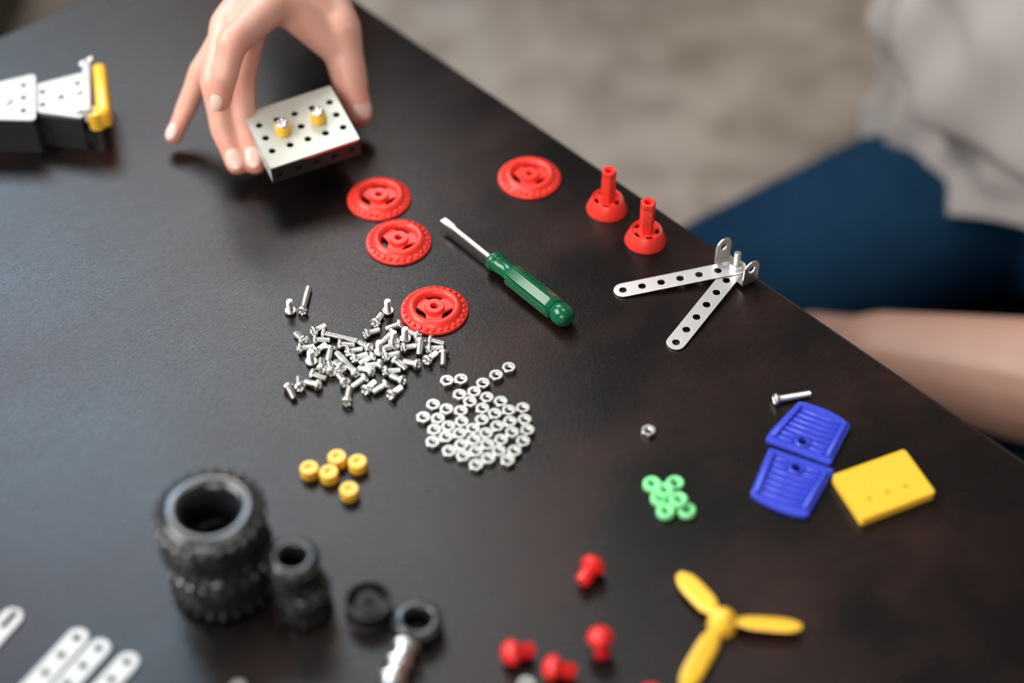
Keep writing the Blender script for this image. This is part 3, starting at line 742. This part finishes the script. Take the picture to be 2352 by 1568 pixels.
# ---------------------------------------------------------------- red knobs
KN = lathe([(0, 0), (2.3, .35), (4.2, 1.5), (5.4, 3.3), (5.8, 4.9), (5.5, 5.7), (4.9, 6.0), (3.7, 6.1), (3.5, 6.7), (3.5, 13.2), (3.0, 13.9), (0, 14.0)], 36); KN.materials.append(M['red_gloss'])
for (ha, hb), (ta, tb), hz, tz, lab in [((1374, 1283), (1340, 1334), 5.8, 3.8, 'red mushroom knob farthest from the camera, left of the propeller tip'),
                               ((1377, 1444), (1382, 1492), 13.0, 3.5, 'red mushroom knob between the propeller and the pair of lying knobs'),
                               ((1152, 1504), (1222, 1494), 6.0, 3.8, 'red mushroom knob lying at the left end of the knobs'),
                               ((1246, 1530), (1318, 1545), 6.0, 3.8, 'red mushroom knob lying second from the left of the knobs'),
                               ((1488, 1572), (1500, 1625), 8.5, 3.8, 'red mushroom knob cut by the picture bottom below the propeller')]:
    a, b = P(ha, hb, hz), P(ta, tb, tz); o = obj('knob', KN, None); o.matrix_world = Matrix.Translation(a) @ frame(b - a).to_4x4(); tag(o, lab, 'knob', 'red mushroom knobs')
    bpy.context.view_layer.update()
    zs = min((o.matrix_world @ v.co).z for v in KN.vertices); o.location.z += T - zs

# ---------------------------------------------------------------- tyres
def make_tyre(name, R, ri, h, nb, lug):
    r = empty(name)
    u = R / 22
    half = [(ri - .3, h * .5), (ri - .2, h * .24), (ri + .6 * u, h * .10), (ri + 2.0 * u, h * .02), (ri + 3.4 * u, 0), (R - 4.6 * u, h * .008), (R - 3.2 * u, h * .05), (R - 1.8 * u, h * .15), (R - .9 * u, h * .32)]
    pf = half + [(a_, h - b_) for a_, b_ in reversed(half) if b_ < h * .45]
    obj('casing', lathe(pf, 56, True, 60), M['rubber'], r)
    bm = bmesh.new(); [add_box(bm, (lug[0] * 1.3, lug[1], h * .30), (R - lug[0] * 1.0, 0, h / 2 + sg * h * .27), Matrix.Rotation(sg * .38, 3, 'Y'), .5, 2) for sg in (-1, 1)]; LM_ = mesh_bm(bm, 'lug', 60); LM_.materials.append(M['rubber'])
    for i in range(nb):
        o = obj('tread_block', LM_, None, r); o.rotation_euler = (0, 0, 2 * PI * i / nb)
    return r
big = make_tyre('tyre', 23.4, 11.6, 25.5, 24, (2.6, 3.6))
q = P(480, 1166, 51)
for i, (z, dx, dy, lab) in enumerate([(25.6, 0, 0, 'big black rubber tyre on top of the stack of two'), (0, .8, .5, 'big black rubber tyre at the bottom of the stack of two')]):
    o = big if i == 0 else copy_tree(big); o.location = (q.x + dx * MM, q.y + dy * MM, T + z * MM); o.rotation_euler = (0, 0, .1 * i); tag(o, lab, 'tyre', 'big black tyres')
sm = make_tyre('tyre', 11.4, 5.6, 18.0, 16, (1.0, 2.4)); sm2 = make_tyre('tyre', 10.8, 5.6, 9.4, 16, (1.0, 2.4))
q = P(672, 1275, 36.1); q2 = P(960, 1418, 9.4)
for o, x_, y_, z, lab in [(sm, q.x, q.y, 18.1, 'small black tyre on top of the stack of two beside the big tyres'), (copy_tree(sm), q.x + 3.0 * MM, q.y - 1.2 * MM, 0, 'small black tyre at the bottom of the stack beside the big tyres'), (sm2, q2.x, q2.y, 0, 'small black tyre lying alone by the silver bushing')]:
    o.location = (x_, y_, T + z * MM); o.rotation_euler = (0, 0, z * .01); tag(o, lab, 'tyre', 'small black tyres')
hb = empty('wheel_hub'); q = P(846, 1377, 9.5); hb.location = (q.x, q.y, T); tag(hb, 'black plastic wheel hub between the small tyre stack and the lone small tyre', 'hub')
obj('rim', lathe([(10.3, 0), (10.4, .6), (9.6, 1.2), (9.6, 8.3), (10.4, 8.9), (10.3, 9.5), (9.0, 9.5), (8.7, 9.0), (8.4, 5.5), (8.4, 0)], 48, True), M['black'], hb)
slots = []
for i in range(3):
    c = 2 * PI * i / 3 + .9; ar = [c + math.radians(t) for t in range(-38, 39, 13)]
    slots.append([(7.6 * math.cos(a), 7.6 * math.sin(a)) for a in ar] + [(6.0 * math.cos(a), 6.0 * math.sin(a)) for a in reversed(ar)])
obj('slotted_disc', plate(circ(0, 0, 8.6, 48), slots + [circ(0, 0, 1.5, 16)], 1.6, .15, 5.6), M['black'], hb)
obj('boss', lathe([(1.5, 1), (3.4, 1), (3.4, 7.6), (3.1, 7.9), (1.6, 7.9)], 28, True), M['black'], hb)

# silver bushing at the bottom of the picture
a, b = P(934, 1482, 6.6), P(893, 1585, 6.6)
bu = empty('bushing', a, frame(b - a, (0, 0, 1))); tag(bu, 'silver flanged bushing lying in front of the lone small tyre', 'bushing')
obj('sleeve', lathe([(2.2, 0), (4.6, 0), (4.6, 22), (2.2, 22)], 32, True), M['zinc'], bu)
for z0 in (.4, 8.5, 16.5): obj('flange', lathe([(4.5, z0), (6.2, z0), (6.5, z0 + .4), (6.5, z0 + 1.8), (6.2, z0 + 2.2), (4.5, z0 + 2.2)], 36, True), M['zinc'], bu)
o = obj('grub_screw', lathe([(0, 0), (1.4, 0), (1.4, 1.0), (1.0, 1.2), (.9, .5), (0, .5)], 20), M['zinc'], bu); o.matrix_local = Matrix.Translation((4.4 * MM, 0, 13 * MM)) @ frame((1, 0, 0)).to_4x4()

# white strips in the lower left corner
WS = strip_mesh(7, 9.6, 1.2); WS.materials.append(M['whitemetal'])
WSS = strip_mesh(7, 9.6, 1.2, True); WSS.materials.append(M['whitemetal'])
for (px, py), me, lab in [((176.7, 1463.6), WS, 'white perforated strip, left one of the three side by side'), ((226.9, 1487.6), WS, 'white perforated strip, middle one of the three side by side'), ((292.3, 1518.9), WS, 'white perforated strip, right one of the three side by side'), ((26, 1416), WSS, 'white slotted strip lying apart at the left edge of the picture')]:
    o = obj('perforated_strip', me, None); a = P(px, py, 1.2); b = P(px - 97, py + 107, 1.2); a.z = b.z = T + .02 * MM
    place_strip(o, a, b); tag(o, lab, 'strip', 'white perforated strips')

# added dark brown block standing in for an unidentified dark floor corner
ot = empty('added_dark_block', (-0.78, 1.62, 0)); tag(ot, 'dark brown block added for a dark area behind the far side of the table', 'added_dark_block')
obj('base', box((560, 560, 230), (0, 0, 145), None, 22, 4), M['block_brown'], ot)
obj('added_pad', box((580, 580, 90), (0, 0, 305), None, 36, 5), M['block_brown'], ot)
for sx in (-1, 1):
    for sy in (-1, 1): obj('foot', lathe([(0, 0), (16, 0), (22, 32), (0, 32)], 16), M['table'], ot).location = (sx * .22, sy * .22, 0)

# ---------------------------------------------------------------- the perforated box held in the hand
tl = math.radians(8)
nrm = Vector((0, -math.sin(tl), math.cos(tl)))
R4 = [ray(*q) for q in ((622, 387), (827, 318.5), (761, 192), (556, 261))]
Q4 = [r_ / -(r_.dot(nrm)) for r_ in R4]
kk = 0.050 / (Q4[1] - Q4[0]).length
Q4 = [CAM + q * kk for q in Q4]
BW, BD, BH = 50.0, 43.0, 12.0
bxv = (Q4[1] - Q4[0]).normalized(); byv = nrm.cross(bxv)
pb = empty('perforated_box', Q4[0], Matrix((bxv, byv, nrm)).transposed())
tag(pb, 'grey perforated metal box with two yellow spacers, held between fingers and thumb', 'box')
hs = [circ(5 + 10 * i, (BD - 20) / 2 + 10 * j, 1.85, 20) for i in range(5) for j in range(3)]
obj('top_plate', plate(round_poly([(0, 0), (BW, 0), (BW, BD), (0, BD)], 1.0, 3), hs, .9, .2, -.9), M['greyplate'], pb)
def side(name, L, n, off, mx):
    me = plate([(0, 0), (L, 0), (L, BH - 1), (0, BH - 1)], [circ(off + 10 * i, 5.2, 1.85, 18) for i in range(n)], .8, .15)
    o = obj(name, me, M['greyplate'], pb); o.matrix_local = mx; return o
RX = Matrix.Rotation(PI / 2, 4, 'X')
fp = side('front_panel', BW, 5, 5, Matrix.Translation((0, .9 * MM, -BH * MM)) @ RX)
fp.data.materials.clear(); fp.data.materials.append(M['shaded_plate'])
obj('dark_hole_backing', box((BW - 2.4, BD - 2.4, 1.0), (BW / 2, BD / 2, -BH + 1)), M['shaded_plate'], pb)  # dark sheet added so the holes look shaded inside
side('back_panel', BW, 5, 5, Matrix.Translation((0, BD * MM - .1 * MM, -BH * MM)) @ RX)
RZ = Matrix.Rotation(PI / 2, 4, 'Z')
side('side_panel', BD - 1.9, 3, (BD - 20) / 2 - .9, Matrix.Translation((.1 * MM, .95 * MM, -BH * MM)) @ RZ @ RX)
side('side_panel', BD - 1.9, 3, (BD - 20) / 2 - .9, Matrix.Translation((BW * MM - .9 * MM, .95 * MM, -BH * MM)) @ RZ @ RX)
tag(obj('red_reflection_strip', box((30, .5, .8), (BW - 16, .1, -1.4), None, .2), M['red'], pb), 'red wheel reflection laid as a thin red strip under the front edge')  # strip coloured red in place of the wheel's reflection on the edge
for i in (1, 3):
    s = obj('spacer', lathe([(3.9, 0), (4.3, .4), (4.3, 5.0), (3.9, 5.5), (0, 5.5), (0, 0)], 32), M['yellow'], pb); s.location = ((5 + 10 * i) * MM, (BD / 2) * MM, 0.02 * MM)
    h_ = obj('bolt_head', HEAD, None, s); h_.matrix_local = Matrix.Translation((0, 0, 8.1 * MM)) @ Matrix.Rotation(PI, 4, 'X') @ Matrix.Scale(1.18, 4)

# ---------------------------------------------------------------- half-built model at the left edge
rbm = P(60, 225); ro = empty('construction_model', rbm); tag(ro, 'half-built model of white perforated plates with a yellow end bar', 'model')
def rel(px, py, z): q = P(px, py, z) - rbm; return (q.x / MM, q.y / MM)
def hole_at(px, py, z, r=1.6): return circ(*rel(px, py, z), r, 16)
ZP = 23.0
p1 = [rel(*q, ZP) for q in ((-150, 270), (83, 276), (82, 168), (-150, 222))]
obj('trapezoid_plate', plate(round_poly(p1, [1, 4, 4, 1], 5), [hole_at(54.5, 195, ZP), hole_at(54, 223.5, ZP), hole_at(54, 253, ZP), hole_at(-40, 214, ZP), hole_at(-40, 262, ZP)], 1.0, .15, ZP - 1), M['whitemetal'], ro)
p2 = [rel(*q, ZP - 1.2) for q in ((60, 253), (191, 271), (189, 166), (60, 199))]
obj('trapezoid_plate', plate(round_poly(p2, [1, 3, 2, 1], 4), [hole_at(98, 209.5, ZP - 1), hole_at(98, 239, ZP - 1), hole_at(141, 221.5, ZP - 1), hole_at(178, 190, ZP - 1), hole_at(178, 250, ZP - 1)], 1.0, .15, ZP - 2.2), M['whitemetal'], ro)
# folded flanges that carry the plates, dark table reflection put into their colour
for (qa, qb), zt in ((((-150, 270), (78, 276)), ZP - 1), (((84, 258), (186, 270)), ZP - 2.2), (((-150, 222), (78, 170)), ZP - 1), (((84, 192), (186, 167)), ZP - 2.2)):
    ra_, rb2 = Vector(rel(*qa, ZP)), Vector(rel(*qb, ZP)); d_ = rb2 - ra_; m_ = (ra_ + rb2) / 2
    obj('flange', box((d_.length, .9, zt), (m_.x, m_.y + (.6 if qa[1] > 230 else -.6), zt / 2), Matrix.Rotation(math.atan2(d_.y, d_.x), 3, 'Z'), .2), M['shaded_plate'], ro)
for px, py in ((13, 231), (181, 202), (182, 247)):
    a = rel(px, py, ZP + 1); o = obj('bolt_head', HEAD, None, ro); o.matrix_local = Matrix.Translation((a[0] * MM, a[1] * MM, (ZP + 2.0) * MM)) @ Matrix.Rotation(PI, 4, 'X')
ea, eb = Vector(rel(197, 143, ZP + 3)), Vector(rel(199, 252, ZP + 3)); ec = (ea + eb) / 2; eL = (ea - eb).length; ang = math.atan2((ea - eb).y, (ea - eb).x)
RA = Matrix.Rotation(ang, 3, 'Z')
obj('end_bracket', box((eL, 4.4, 9), (ec.x, ec.y, ZP - 1.5), RA, .8, 2), M['whitemetal'], ro)
ya, yb = Vector(rel(226, 146, ZP + 2)), Vector(rel(236, 250, ZP + 2)); yc = (ya + yb) / 2; yL = (ya - yb).length + 4; ya_ = math.atan2((ya - yb).y, (ya - yb).x)
tag(obj('end_bar', box((yL, 8.0, 13), (yc.x, yc.y, ZP - 4.5), Matrix.Rotation(ya_, 3, 'Z'), 3.2, 4), M['yellow'], ro), 'rounded yellow bar')
a = rel(217, 250, 24); s = obj('spacer', lathe([(4.3, 12), (4.8, 12.5), (4.8, 22.5), (4.3, 23), (0, 23), (0, 12)], 30), M['yellow'], ro); s.location = (a[0] * MM, a[1] * MM, 0)
tag(s, 'small yellow spacer')
for px, py, z in ((186, 142, 22), (203, 133, 26)):
    a = rel(px, py, z); o = obj('bolt_head', HEAD, None, ro); o.matrix_local = Matrix.Translation((a[0] * MM, a[1] * MM, z * MM)) @ frame((.5, -.3, -1)).to_4x4()

# ---------------------------------------------------------------- people
def head_parts(root, c, f, up=(0, 0, 1), s=1.0, skin=None):
    """head with face turned towards f, hair and neck; c is the middle of the skull"""
    f = Vector(f).normalized(); u = (Vector(up) - f * Vector(up).dot(f)).normalized(); l = u.cross(f)
    Rm = Matrix((f, l, u)).transposed(); c = Vector(c)
    w = lambda a, b, d: c + (f * a + l * b + u * d) * s
    ells = [(c, (.098 * s, .077 * s, .105 * s), Rm), (w(.03, 0, -.065), (.062 * s, .056 * s, .06 * s), Rm), (w(.088, 0, -.03), (.02 * s, .013 * s, .022 * s), Rm),
            (w(.083, 0, -.072), (.012 * s, .024 * s, .010 * s), Rm), (w(.07, 0, -.10), (.02 * s, .022 * s, .018 * s), Rm)]
    for sd_ in (-1, 1): ells.append((w(-.005, .078 * sd_, -.03), (.02 * s, .009 * s, .032 * s), Rm))
    caps = [(w(-.015, 0, -.06), w(-.03, 0, -.19), .056 * s, .06 * s)]
    h = blob('head', caps, ells, .006 * s, 4, skin or M['skin'], root)
    for sd_ in (-1, 1):
        bm = bmesh.new(); add_ellipsoid(bm, w(.080, .031 * sd_, -.005), (.011 * s, .014 * s, .009 * s), Rm, 16); e = obj('eye', mesh_bm(bm), M['eye'], root)
        bm = bmesh.new(); add_ellipsoid(bm, w(.0895, .031 * sd_, -.005), (.002 * s, .006 * s, .006 * s), Rm, 16); obj('iris', mesh_bm(bm), M['iris'], e)
    bm = bmesh.new(); add_ellipsoid(bm, w(.088, 0, -.072), (.008 * s, .022 * s, .006 * s), Rm, 16); obj('mouth', mesh_bm(bm), M['lip'], root)
    blob('hair', [], [(w(-.018, 0, .022), (.104 * s, .088 * s, .102 * s), Rm), (w(-.04, 0, -.03), (.075 * s, .085 * s, .09 * s), Rm)], .007 * s, 3, M['hair'], root)

# --- the person reaching in from behind the far corner of the table
p1r = empty('person', (0.02, 1.62, 0)); tag(p1r, 'person in dark clothes whose right hand grips the grey perforated box', 'person')
def W1(*v): return Vector(v)
IC, JC = {}, {}
HJ = {'ring': [(527, 58, 64, 10.6), (492, 187, 46, 8.0), (513, 300, 25, 7.0), (544, 376, 12, 6.2)],
      'middle': [(578, 38, 70, 10.6), (554, 172, 48, 8.2), (562, 290, 25, 7.2), (586, 374, 12, 6.4)],
      'index': [(622, 14, 76, 10.8), (533, 98, 78, 8.4), (516, 172, 64, 7.1), (506, 230, 50, 6.2)],
      'little': [(515, 92, 54, 9.0), (462, 165, 38, 6.9), (429, 245, 21, 5.9), (400, 312, 9, 5.0)],
      'thumb': [(722, -50, 66, 15.0), (776, 70, 52, 13.0), (804, 185, 30, 9.9), (825, 262, 15, 7.8)]}
HP = {k_: [(P(a, b, z), r_ * MM) for a, b, z, r_ in v_] for k_, v_ in HJ.items()}
wrist = P(690, -118, 68); elbow = W1(-.135, 1.075, T + .175); shoulder = W1(-.185, 1.30, T + .37)
caps = []
for k_, v_ in HP.items():
    for (a, ra), (b, rb_) in zip(v_, v_[1:]):
        m_ = (a + b) / 2; rm = (ra + rb_) / 2 * .955
        caps += [(a, m_, ra * 1.02, rm), (m_, b, rm, rb_ * 1.02)]
for k_, dr in (('ring', .011), ('middle', .012), ('index', .0125), ('little', .010)):
    m0 = HP[k_][0]; caps.append((wrist.lerp(m0[0], .12), m0[0], .0165, m0[1]))
caps.append((wrist, HP['thumb'][0][0], .018, .015))
# web between thumb and index, heel of the hand, webs between the fingers
i0, t1, t0 = HP['index'][0][0], HP['thumb'][1][0], HP['thumb'][0][0]
caps.append((P(664, 22, 70), P(768, 104, 47), .0098, .0100))
caps.append((P(690, -10, 70), P(775, 60, 52), .011, .012))
caps.append((i0, P(664, 22, 70), .0105, .0098))
caps.append((i0.lerp(wrist, .45), t0.lerp(t1, .2), .012, .013))
for a, b in (('index', 'middle'), ('middle', 'ring'), ('ring', 'little')):
    caps.append((HP[a][0][0].lerp(wrist, .05), HP[b][0][0].lerp(wrist, .05), .0098, .0092))
    caps.append((HP[a][0][0].lerp(wrist, .4), HP[b][0][0].lerp(wrist, .4), .0125, .0120))
caps += [(wrist, wrist.lerp(elbow, .3), .0265, .029), (wrist.lerp(elbow, .3), elbow, .031, .041), (elbow, elbow.lerp(shoulder, .55), .042, .046)]
arm = blob('right_arm', caps, [], .0016, 7, M['skin'], None)
fl = arm.data.attributes.new('flush', 'FLOAT', 'POINT'); vals = []
spots = [(v_[-1][0], .013, 1.0) for v_ in HP.values()] + [(q[0], .010, .45) for v_ in HP.values() for q in v_[1:-1]] + [(P(655, 75, 60), .022, .35), (P(760, 150, 30), .016, .3)]
for v in arm.data.vertices:
    f_ = 0.0
    for c_, rad_, w_ in spots:
        d_ = (v.co - c_).length
        if d_ < rad_ * 1.6: f_ = max(f_, w_ * max(0, 1 - (d_ / (rad_ * 1.6)) ** 2))
    vals.append(f_)
fl.data.foreach_set('value', vals)
arm.name = 'arm'; arm.parent = p1r; arm.matrix_parent_inverse = Matrix.Translation(-Vector((0.02, 1.62, 0)))
def under(o, root):
    o.parent = root; o.matrix_parent_inverse = Matrix.Translation(-root.location); return o
def nail(k_, px, py, wd, ln, roll=0.0):
    (a, ra), (b, rb_) = HP[k_][-2], HP[k_][-1]
    ax = (b - a).normalized()
    # point of the fingertip's surface on the ray through the nail: the nail sits on the back of the finger
    n = (CAM - b).normalized(); n = (n - ax * n.dot(ax)).normalized()
    tgt = P(px, py, 0); d = (tgt - CAM).normalized()
    t_ = (b - CAM).dot(d); off = (CAM + d * t_) - b; off -= ax * off.dot(ax); s_ = ax.cross(n)
    sh = max(-.9, min(.9, off.dot(s_) / rb_)); n2 = (n * math.sqrt(1 - sh * sh) + s_ * sh).normalized()
    al = ((CAM + d * t_) - b).dot(ax) / max(.3, 1)
    c = b + ax * max(-.006, min(.004, al)) + n2 * (rb_ * .90)
    y_ = n2.cross(ax); Rm = Matrix((ax, y_, n2)).transposed()
    bm = bmesh.new(); add_ellipsoid(bm, (0, 0, 0), (ln, wd, .0010), None, 20)
    for v in bm.verts: v.co.z -= 0.35 * v.co.y * v.co.y / rb_
    o = obj('fingernail', mesh_bm(bm, 'nail', 60), M['nail'], None); o.matrix_world = Matrix.Translation(c) @ Rm.to_4x4()
    mw = o.matrix_world.copy(); under(o, p1r); return o
nail('index', 496, 224, .0038, .0054); nail('ring', 538, 367, .0046, .0062); nail('middle', 581, 364, .0046, .0062); nail('thumb', 836, 243, .0056, .0072); nail('little', 392, 300, .0036, .005)
sh2 = W1(.145, 1.32, T + .37); el2 = W1(.27, 1.48, T + .14); wr2 = W1(.20, 1.56, T + .02)
under(blob('left_arm', [(sh2.lerp(el2, .3), el2, .046, .041), (el2, wr2, .040, .028), (wr2, wr2 + W1(-.04, -.05, -.03), .026, .018)], [], .005, 3, M['skin'], None), p1r).name = 'arm'
under(blob('shirt', [(W1(.0, 1.68, .52), W1(-.02, 1.42, .76), .135, .145), (W1(-.09, 1.66, .54), W1(-.12, 1.38, .78), .10, .10), (W1(.09, 1.66, .54), W1(.09, 1.38, .78), .10, .10), (shoulder, sh2, .072, .072), (shoulder, shoulder.lerp(elbow, .5), .066, .058), (sh2, sh2.lerp(el2, .5), .066, .058)], [], .009, 4, M['darkcloth'], None), p1r)
under(blob('trousers', [(W1(-.06, 1.72, .48), W1(-.08, 1.66, .08), .10, .065), (W1(.10, 1.72, .48), W1(.12, 1.66, .08), .10, .065), (W1(-.08, 1.66, .072), W1(-.08, 2.06, .062), .06, .05), (W1(.12, 1.66, .072), W1(.12, 2.06, .062), .06, .05), (W1(-.06, 1.72, .48), W1(.10, 1.72, .48), .11, .11)], [], .01, 4, M['darkcloth'], None), p1r)
for x_ in (-.08, .12): under(blob('shoe', [(W1(x_, 2.10, .07), W1(x_, 2.16, .05), .045, .04)], [], .008, 2, M['darkcloth'], None), p1r)
hd = empty('tmp'); n0 = set(bpy.data.objects)
head_parts(None, W1(-.02, 1.24, 1.075), (0, -.75, -.66), (0, -.4, .9))
for o in set(bpy.data.objects) - n0:
    if o.parent is None: under(o, p1r)
bpy.data.objects.remove(hd)

# --- the person sitting at the right-hand side of the table
C2 = P(2575, 385, -215); fv = Vector((-.57, -.822, 0)); lv = Vector((.822, -.57, 0)); zv = Vector((0, 0, 1))
p2r = empty('person', (C2.x, C2.y, 0)); tag(p2r, 'person in pale grey T-shirt and blue jeans sitting beside the table', 'person')
def B2(f_, l_, z_): return C2 + fv * f_ + lv * l_ + zv * z_
hipR, hipL = B2(0, -.085, -.055), B2(0, .09, -.055)
kneeR, kneeL = P(1585, 750, -250), P(2310, 1170, -290)
def shin(k_, hip): d = (hip - k_); d.z = 0; d.normalize(); return Vector((k_.x, k_.y, .065)), k_ + d * .40 + zv * (.065 - k_.z)
sR, sL = shin(kneeR, hipR), shin(kneeL, hipL)
jc = [(hipR, kneeR, .080, .066), (hipL, kneeL, .080, .066), (hipR, hipL, .08, .08), (B2(-.03, -.05, -.02), B2(-.03, .06, -.03), .10, .10), (kneeR, sR[0], .064, .055), (kneeL, sL[0], .064, .055), (sR[0], sR[1], .058, .045), (sL[0], sL[1], .058, .045)]
under(blob('jeans', jc, [], .008, 4, M['jeans'], None), p2r)
for s_ in (sR, sL):
    d = (s_[1] - s_[0]).normalized(); under(blob('foot', [(s_[1] + d * .02, s_[1] + d * .12, .036, .026)], [], .006, 2, M['skin_dim'], None), p2r)
# T-shirt: a loose tube round the trunk, folded over itself across the belly
def shirt2():
    bm = bmesh.new(); NR, NS = 90, 120; rows = []
    sq = lambda v: math.copysign(abs(v) ** .62, v)
    for i in range(NR + 1):
        t = (i / NR) ** 1.3; z = -.015 + .50 * t
        hw = .172 + .012 * t; hd_ = .122 + .01 * t
        if t > .80: q = (t - .80) / .20; hw *= (1 - .62 * q * q); hd_ *= (1 - .5 * q * q)
        R = []
        for j in range(NS):
            a = 2 * PI * j / NS - PI; ca, sa = math.cos(a), math.sin(a)
            bnd = .15 - .075 * max(-1.2, min(1.2, a))          # lower edge of the overhanging fold
            fold = .030 / (1 + math.exp(-(t - bnd) * 75)) * max(0, ca + .35) * max(.25, 1 - .8 * t)
            dr = .0055 * math.sin(12 * a + 30 * t + 1.2 * math.sin(14 * t)) + .007 * math.sin(5 * a + 9 * t) + .004 * math.sin(19 * a - 22 * t)
            dr *= min(1, t * 9 + .25)
            k_ = 1 + (fold + dr + .012 * math.exp(-(t * 22) ** 2)) / .15
            hem = (.008 * math.sin(3 * a + .5) + .05 / (1 + math.exp(-(a + .25) * 5))) * max(0, 1 - t * 5)
            R.append(bm.verts.new(B2(hd_ * sq(ca) * k_ - .04 * t, hw * sq(sa) * k_, z + hem)))
        rows.append(R)
    for Q, R in zip(rows, rows[1:]):
        for j in range(NS): bm.faces.new((Q[j], Q[(j + 1) % NS], R[(j + 1) % NS], R[j]))
    me = mesh_bm(bm, 'shirt', 180)
    o = under(obj('shirt', me, M['shirt'], None), p2r)
    m_ = o.modifiers.new('thickness', 'SOLIDIFY'); m_.thickness = .004; m_.offset = -1
    return o
shirt2()
shL, shR = B2(-.04, .165, .42), B2(-.04, -.165, .42)
elL = P(2545, 905, -165); wrL = P(2010, 812, -205)
hdL = P(1875, 815, -225)
# bare left arm ending in a hand that lies behind the table edge
ca2 = [(shL, elL, .048, .041), (elL, elL.lerp(wrL, .35), .041, .0395), (elL.lerp(wrL, .35), wrL, .0395, .0285)]
ax = (hdL - wrL).normalized(); sd2 = ax.cross(zv).normalized()
pm = wrL + ax * .075
ca2 += [(wrL, pm + sd2 * s_ * .9, .024, .0135) for s_ in (-.032, -.011, .011, .032)]
for s_, L_ in ((-.032, .062), (-.011, .074), (.011, .070), (.032, .055)):
    b0 = pm + sd2 * s_; b1 = b0 + ax * L_ * .5 - zv * .006; b2_ = b1 + ax * L_ * .32 - zv * .018; b3 = b2_ + ax * L_ * .15 - zv * .02
    ca2 += [(b0, b1, .0105, .0092), (b1, b2_, .0092, .0082), (b2_, b3, .0082, .007)]
tb = wrL + ax * .02 - sd2 * .022
ca2 += [(tb, tb + ax * .035 - sd2 * .026, .015, .012), (tb + ax * .035 - sd2 * .026, tb + ax * .068 - sd2 * .032, .0115, .009)]
under(blob('arm', ca2, [], .0030, 5, M['skin_dim'], None), p2r)
elR = B2(-.09, -.15, .17); wrR = B2(-.20, -.06, .08)
under(blob('arm', [(shR, elR, .047, .04), (elR, wrR, .039, .028), (wrR, wrR + lv * .08, .026, .018)], [], .006, 3, M['skin_dim'], None), p2r)
under(blob('sleeve', [(shL - lv * .05, shL.lerp(elL, .48), .068, .066)], [], .008, 3, M['shirt'], None), p2r)
under(blob('sleeve', [(shR + lv * .05, shR.lerp(elR, .55), .066, .062)], [], .008, 3, M['shirt'], None), p2r)
n0 = set(bpy.data.objects)
head_parts(None, B2(.03, 0, .66), (-.57, -.82, -.55), (-.3, -.25, .9), 1.0, M['skin_dim'])
for o in set(bpy.data.objects) - n0:
    if o.parent is None: under(o, p2r)

cc = P(2440, 600, -385); cu = empty('dark_gap_filler', (cc.x, cc.y, 0)); tag(cu, 'black round pad added to fill the dark gap under the sitting person', 'added_pad')  # added dark pad, fills the dark gap between the legs
obj('cover', lathe([(0, 0), (170, 2), (205, 20), (215, 60), (200, 105), (165, 128), (0, 132)], 48), M['darkcloth'], cu)
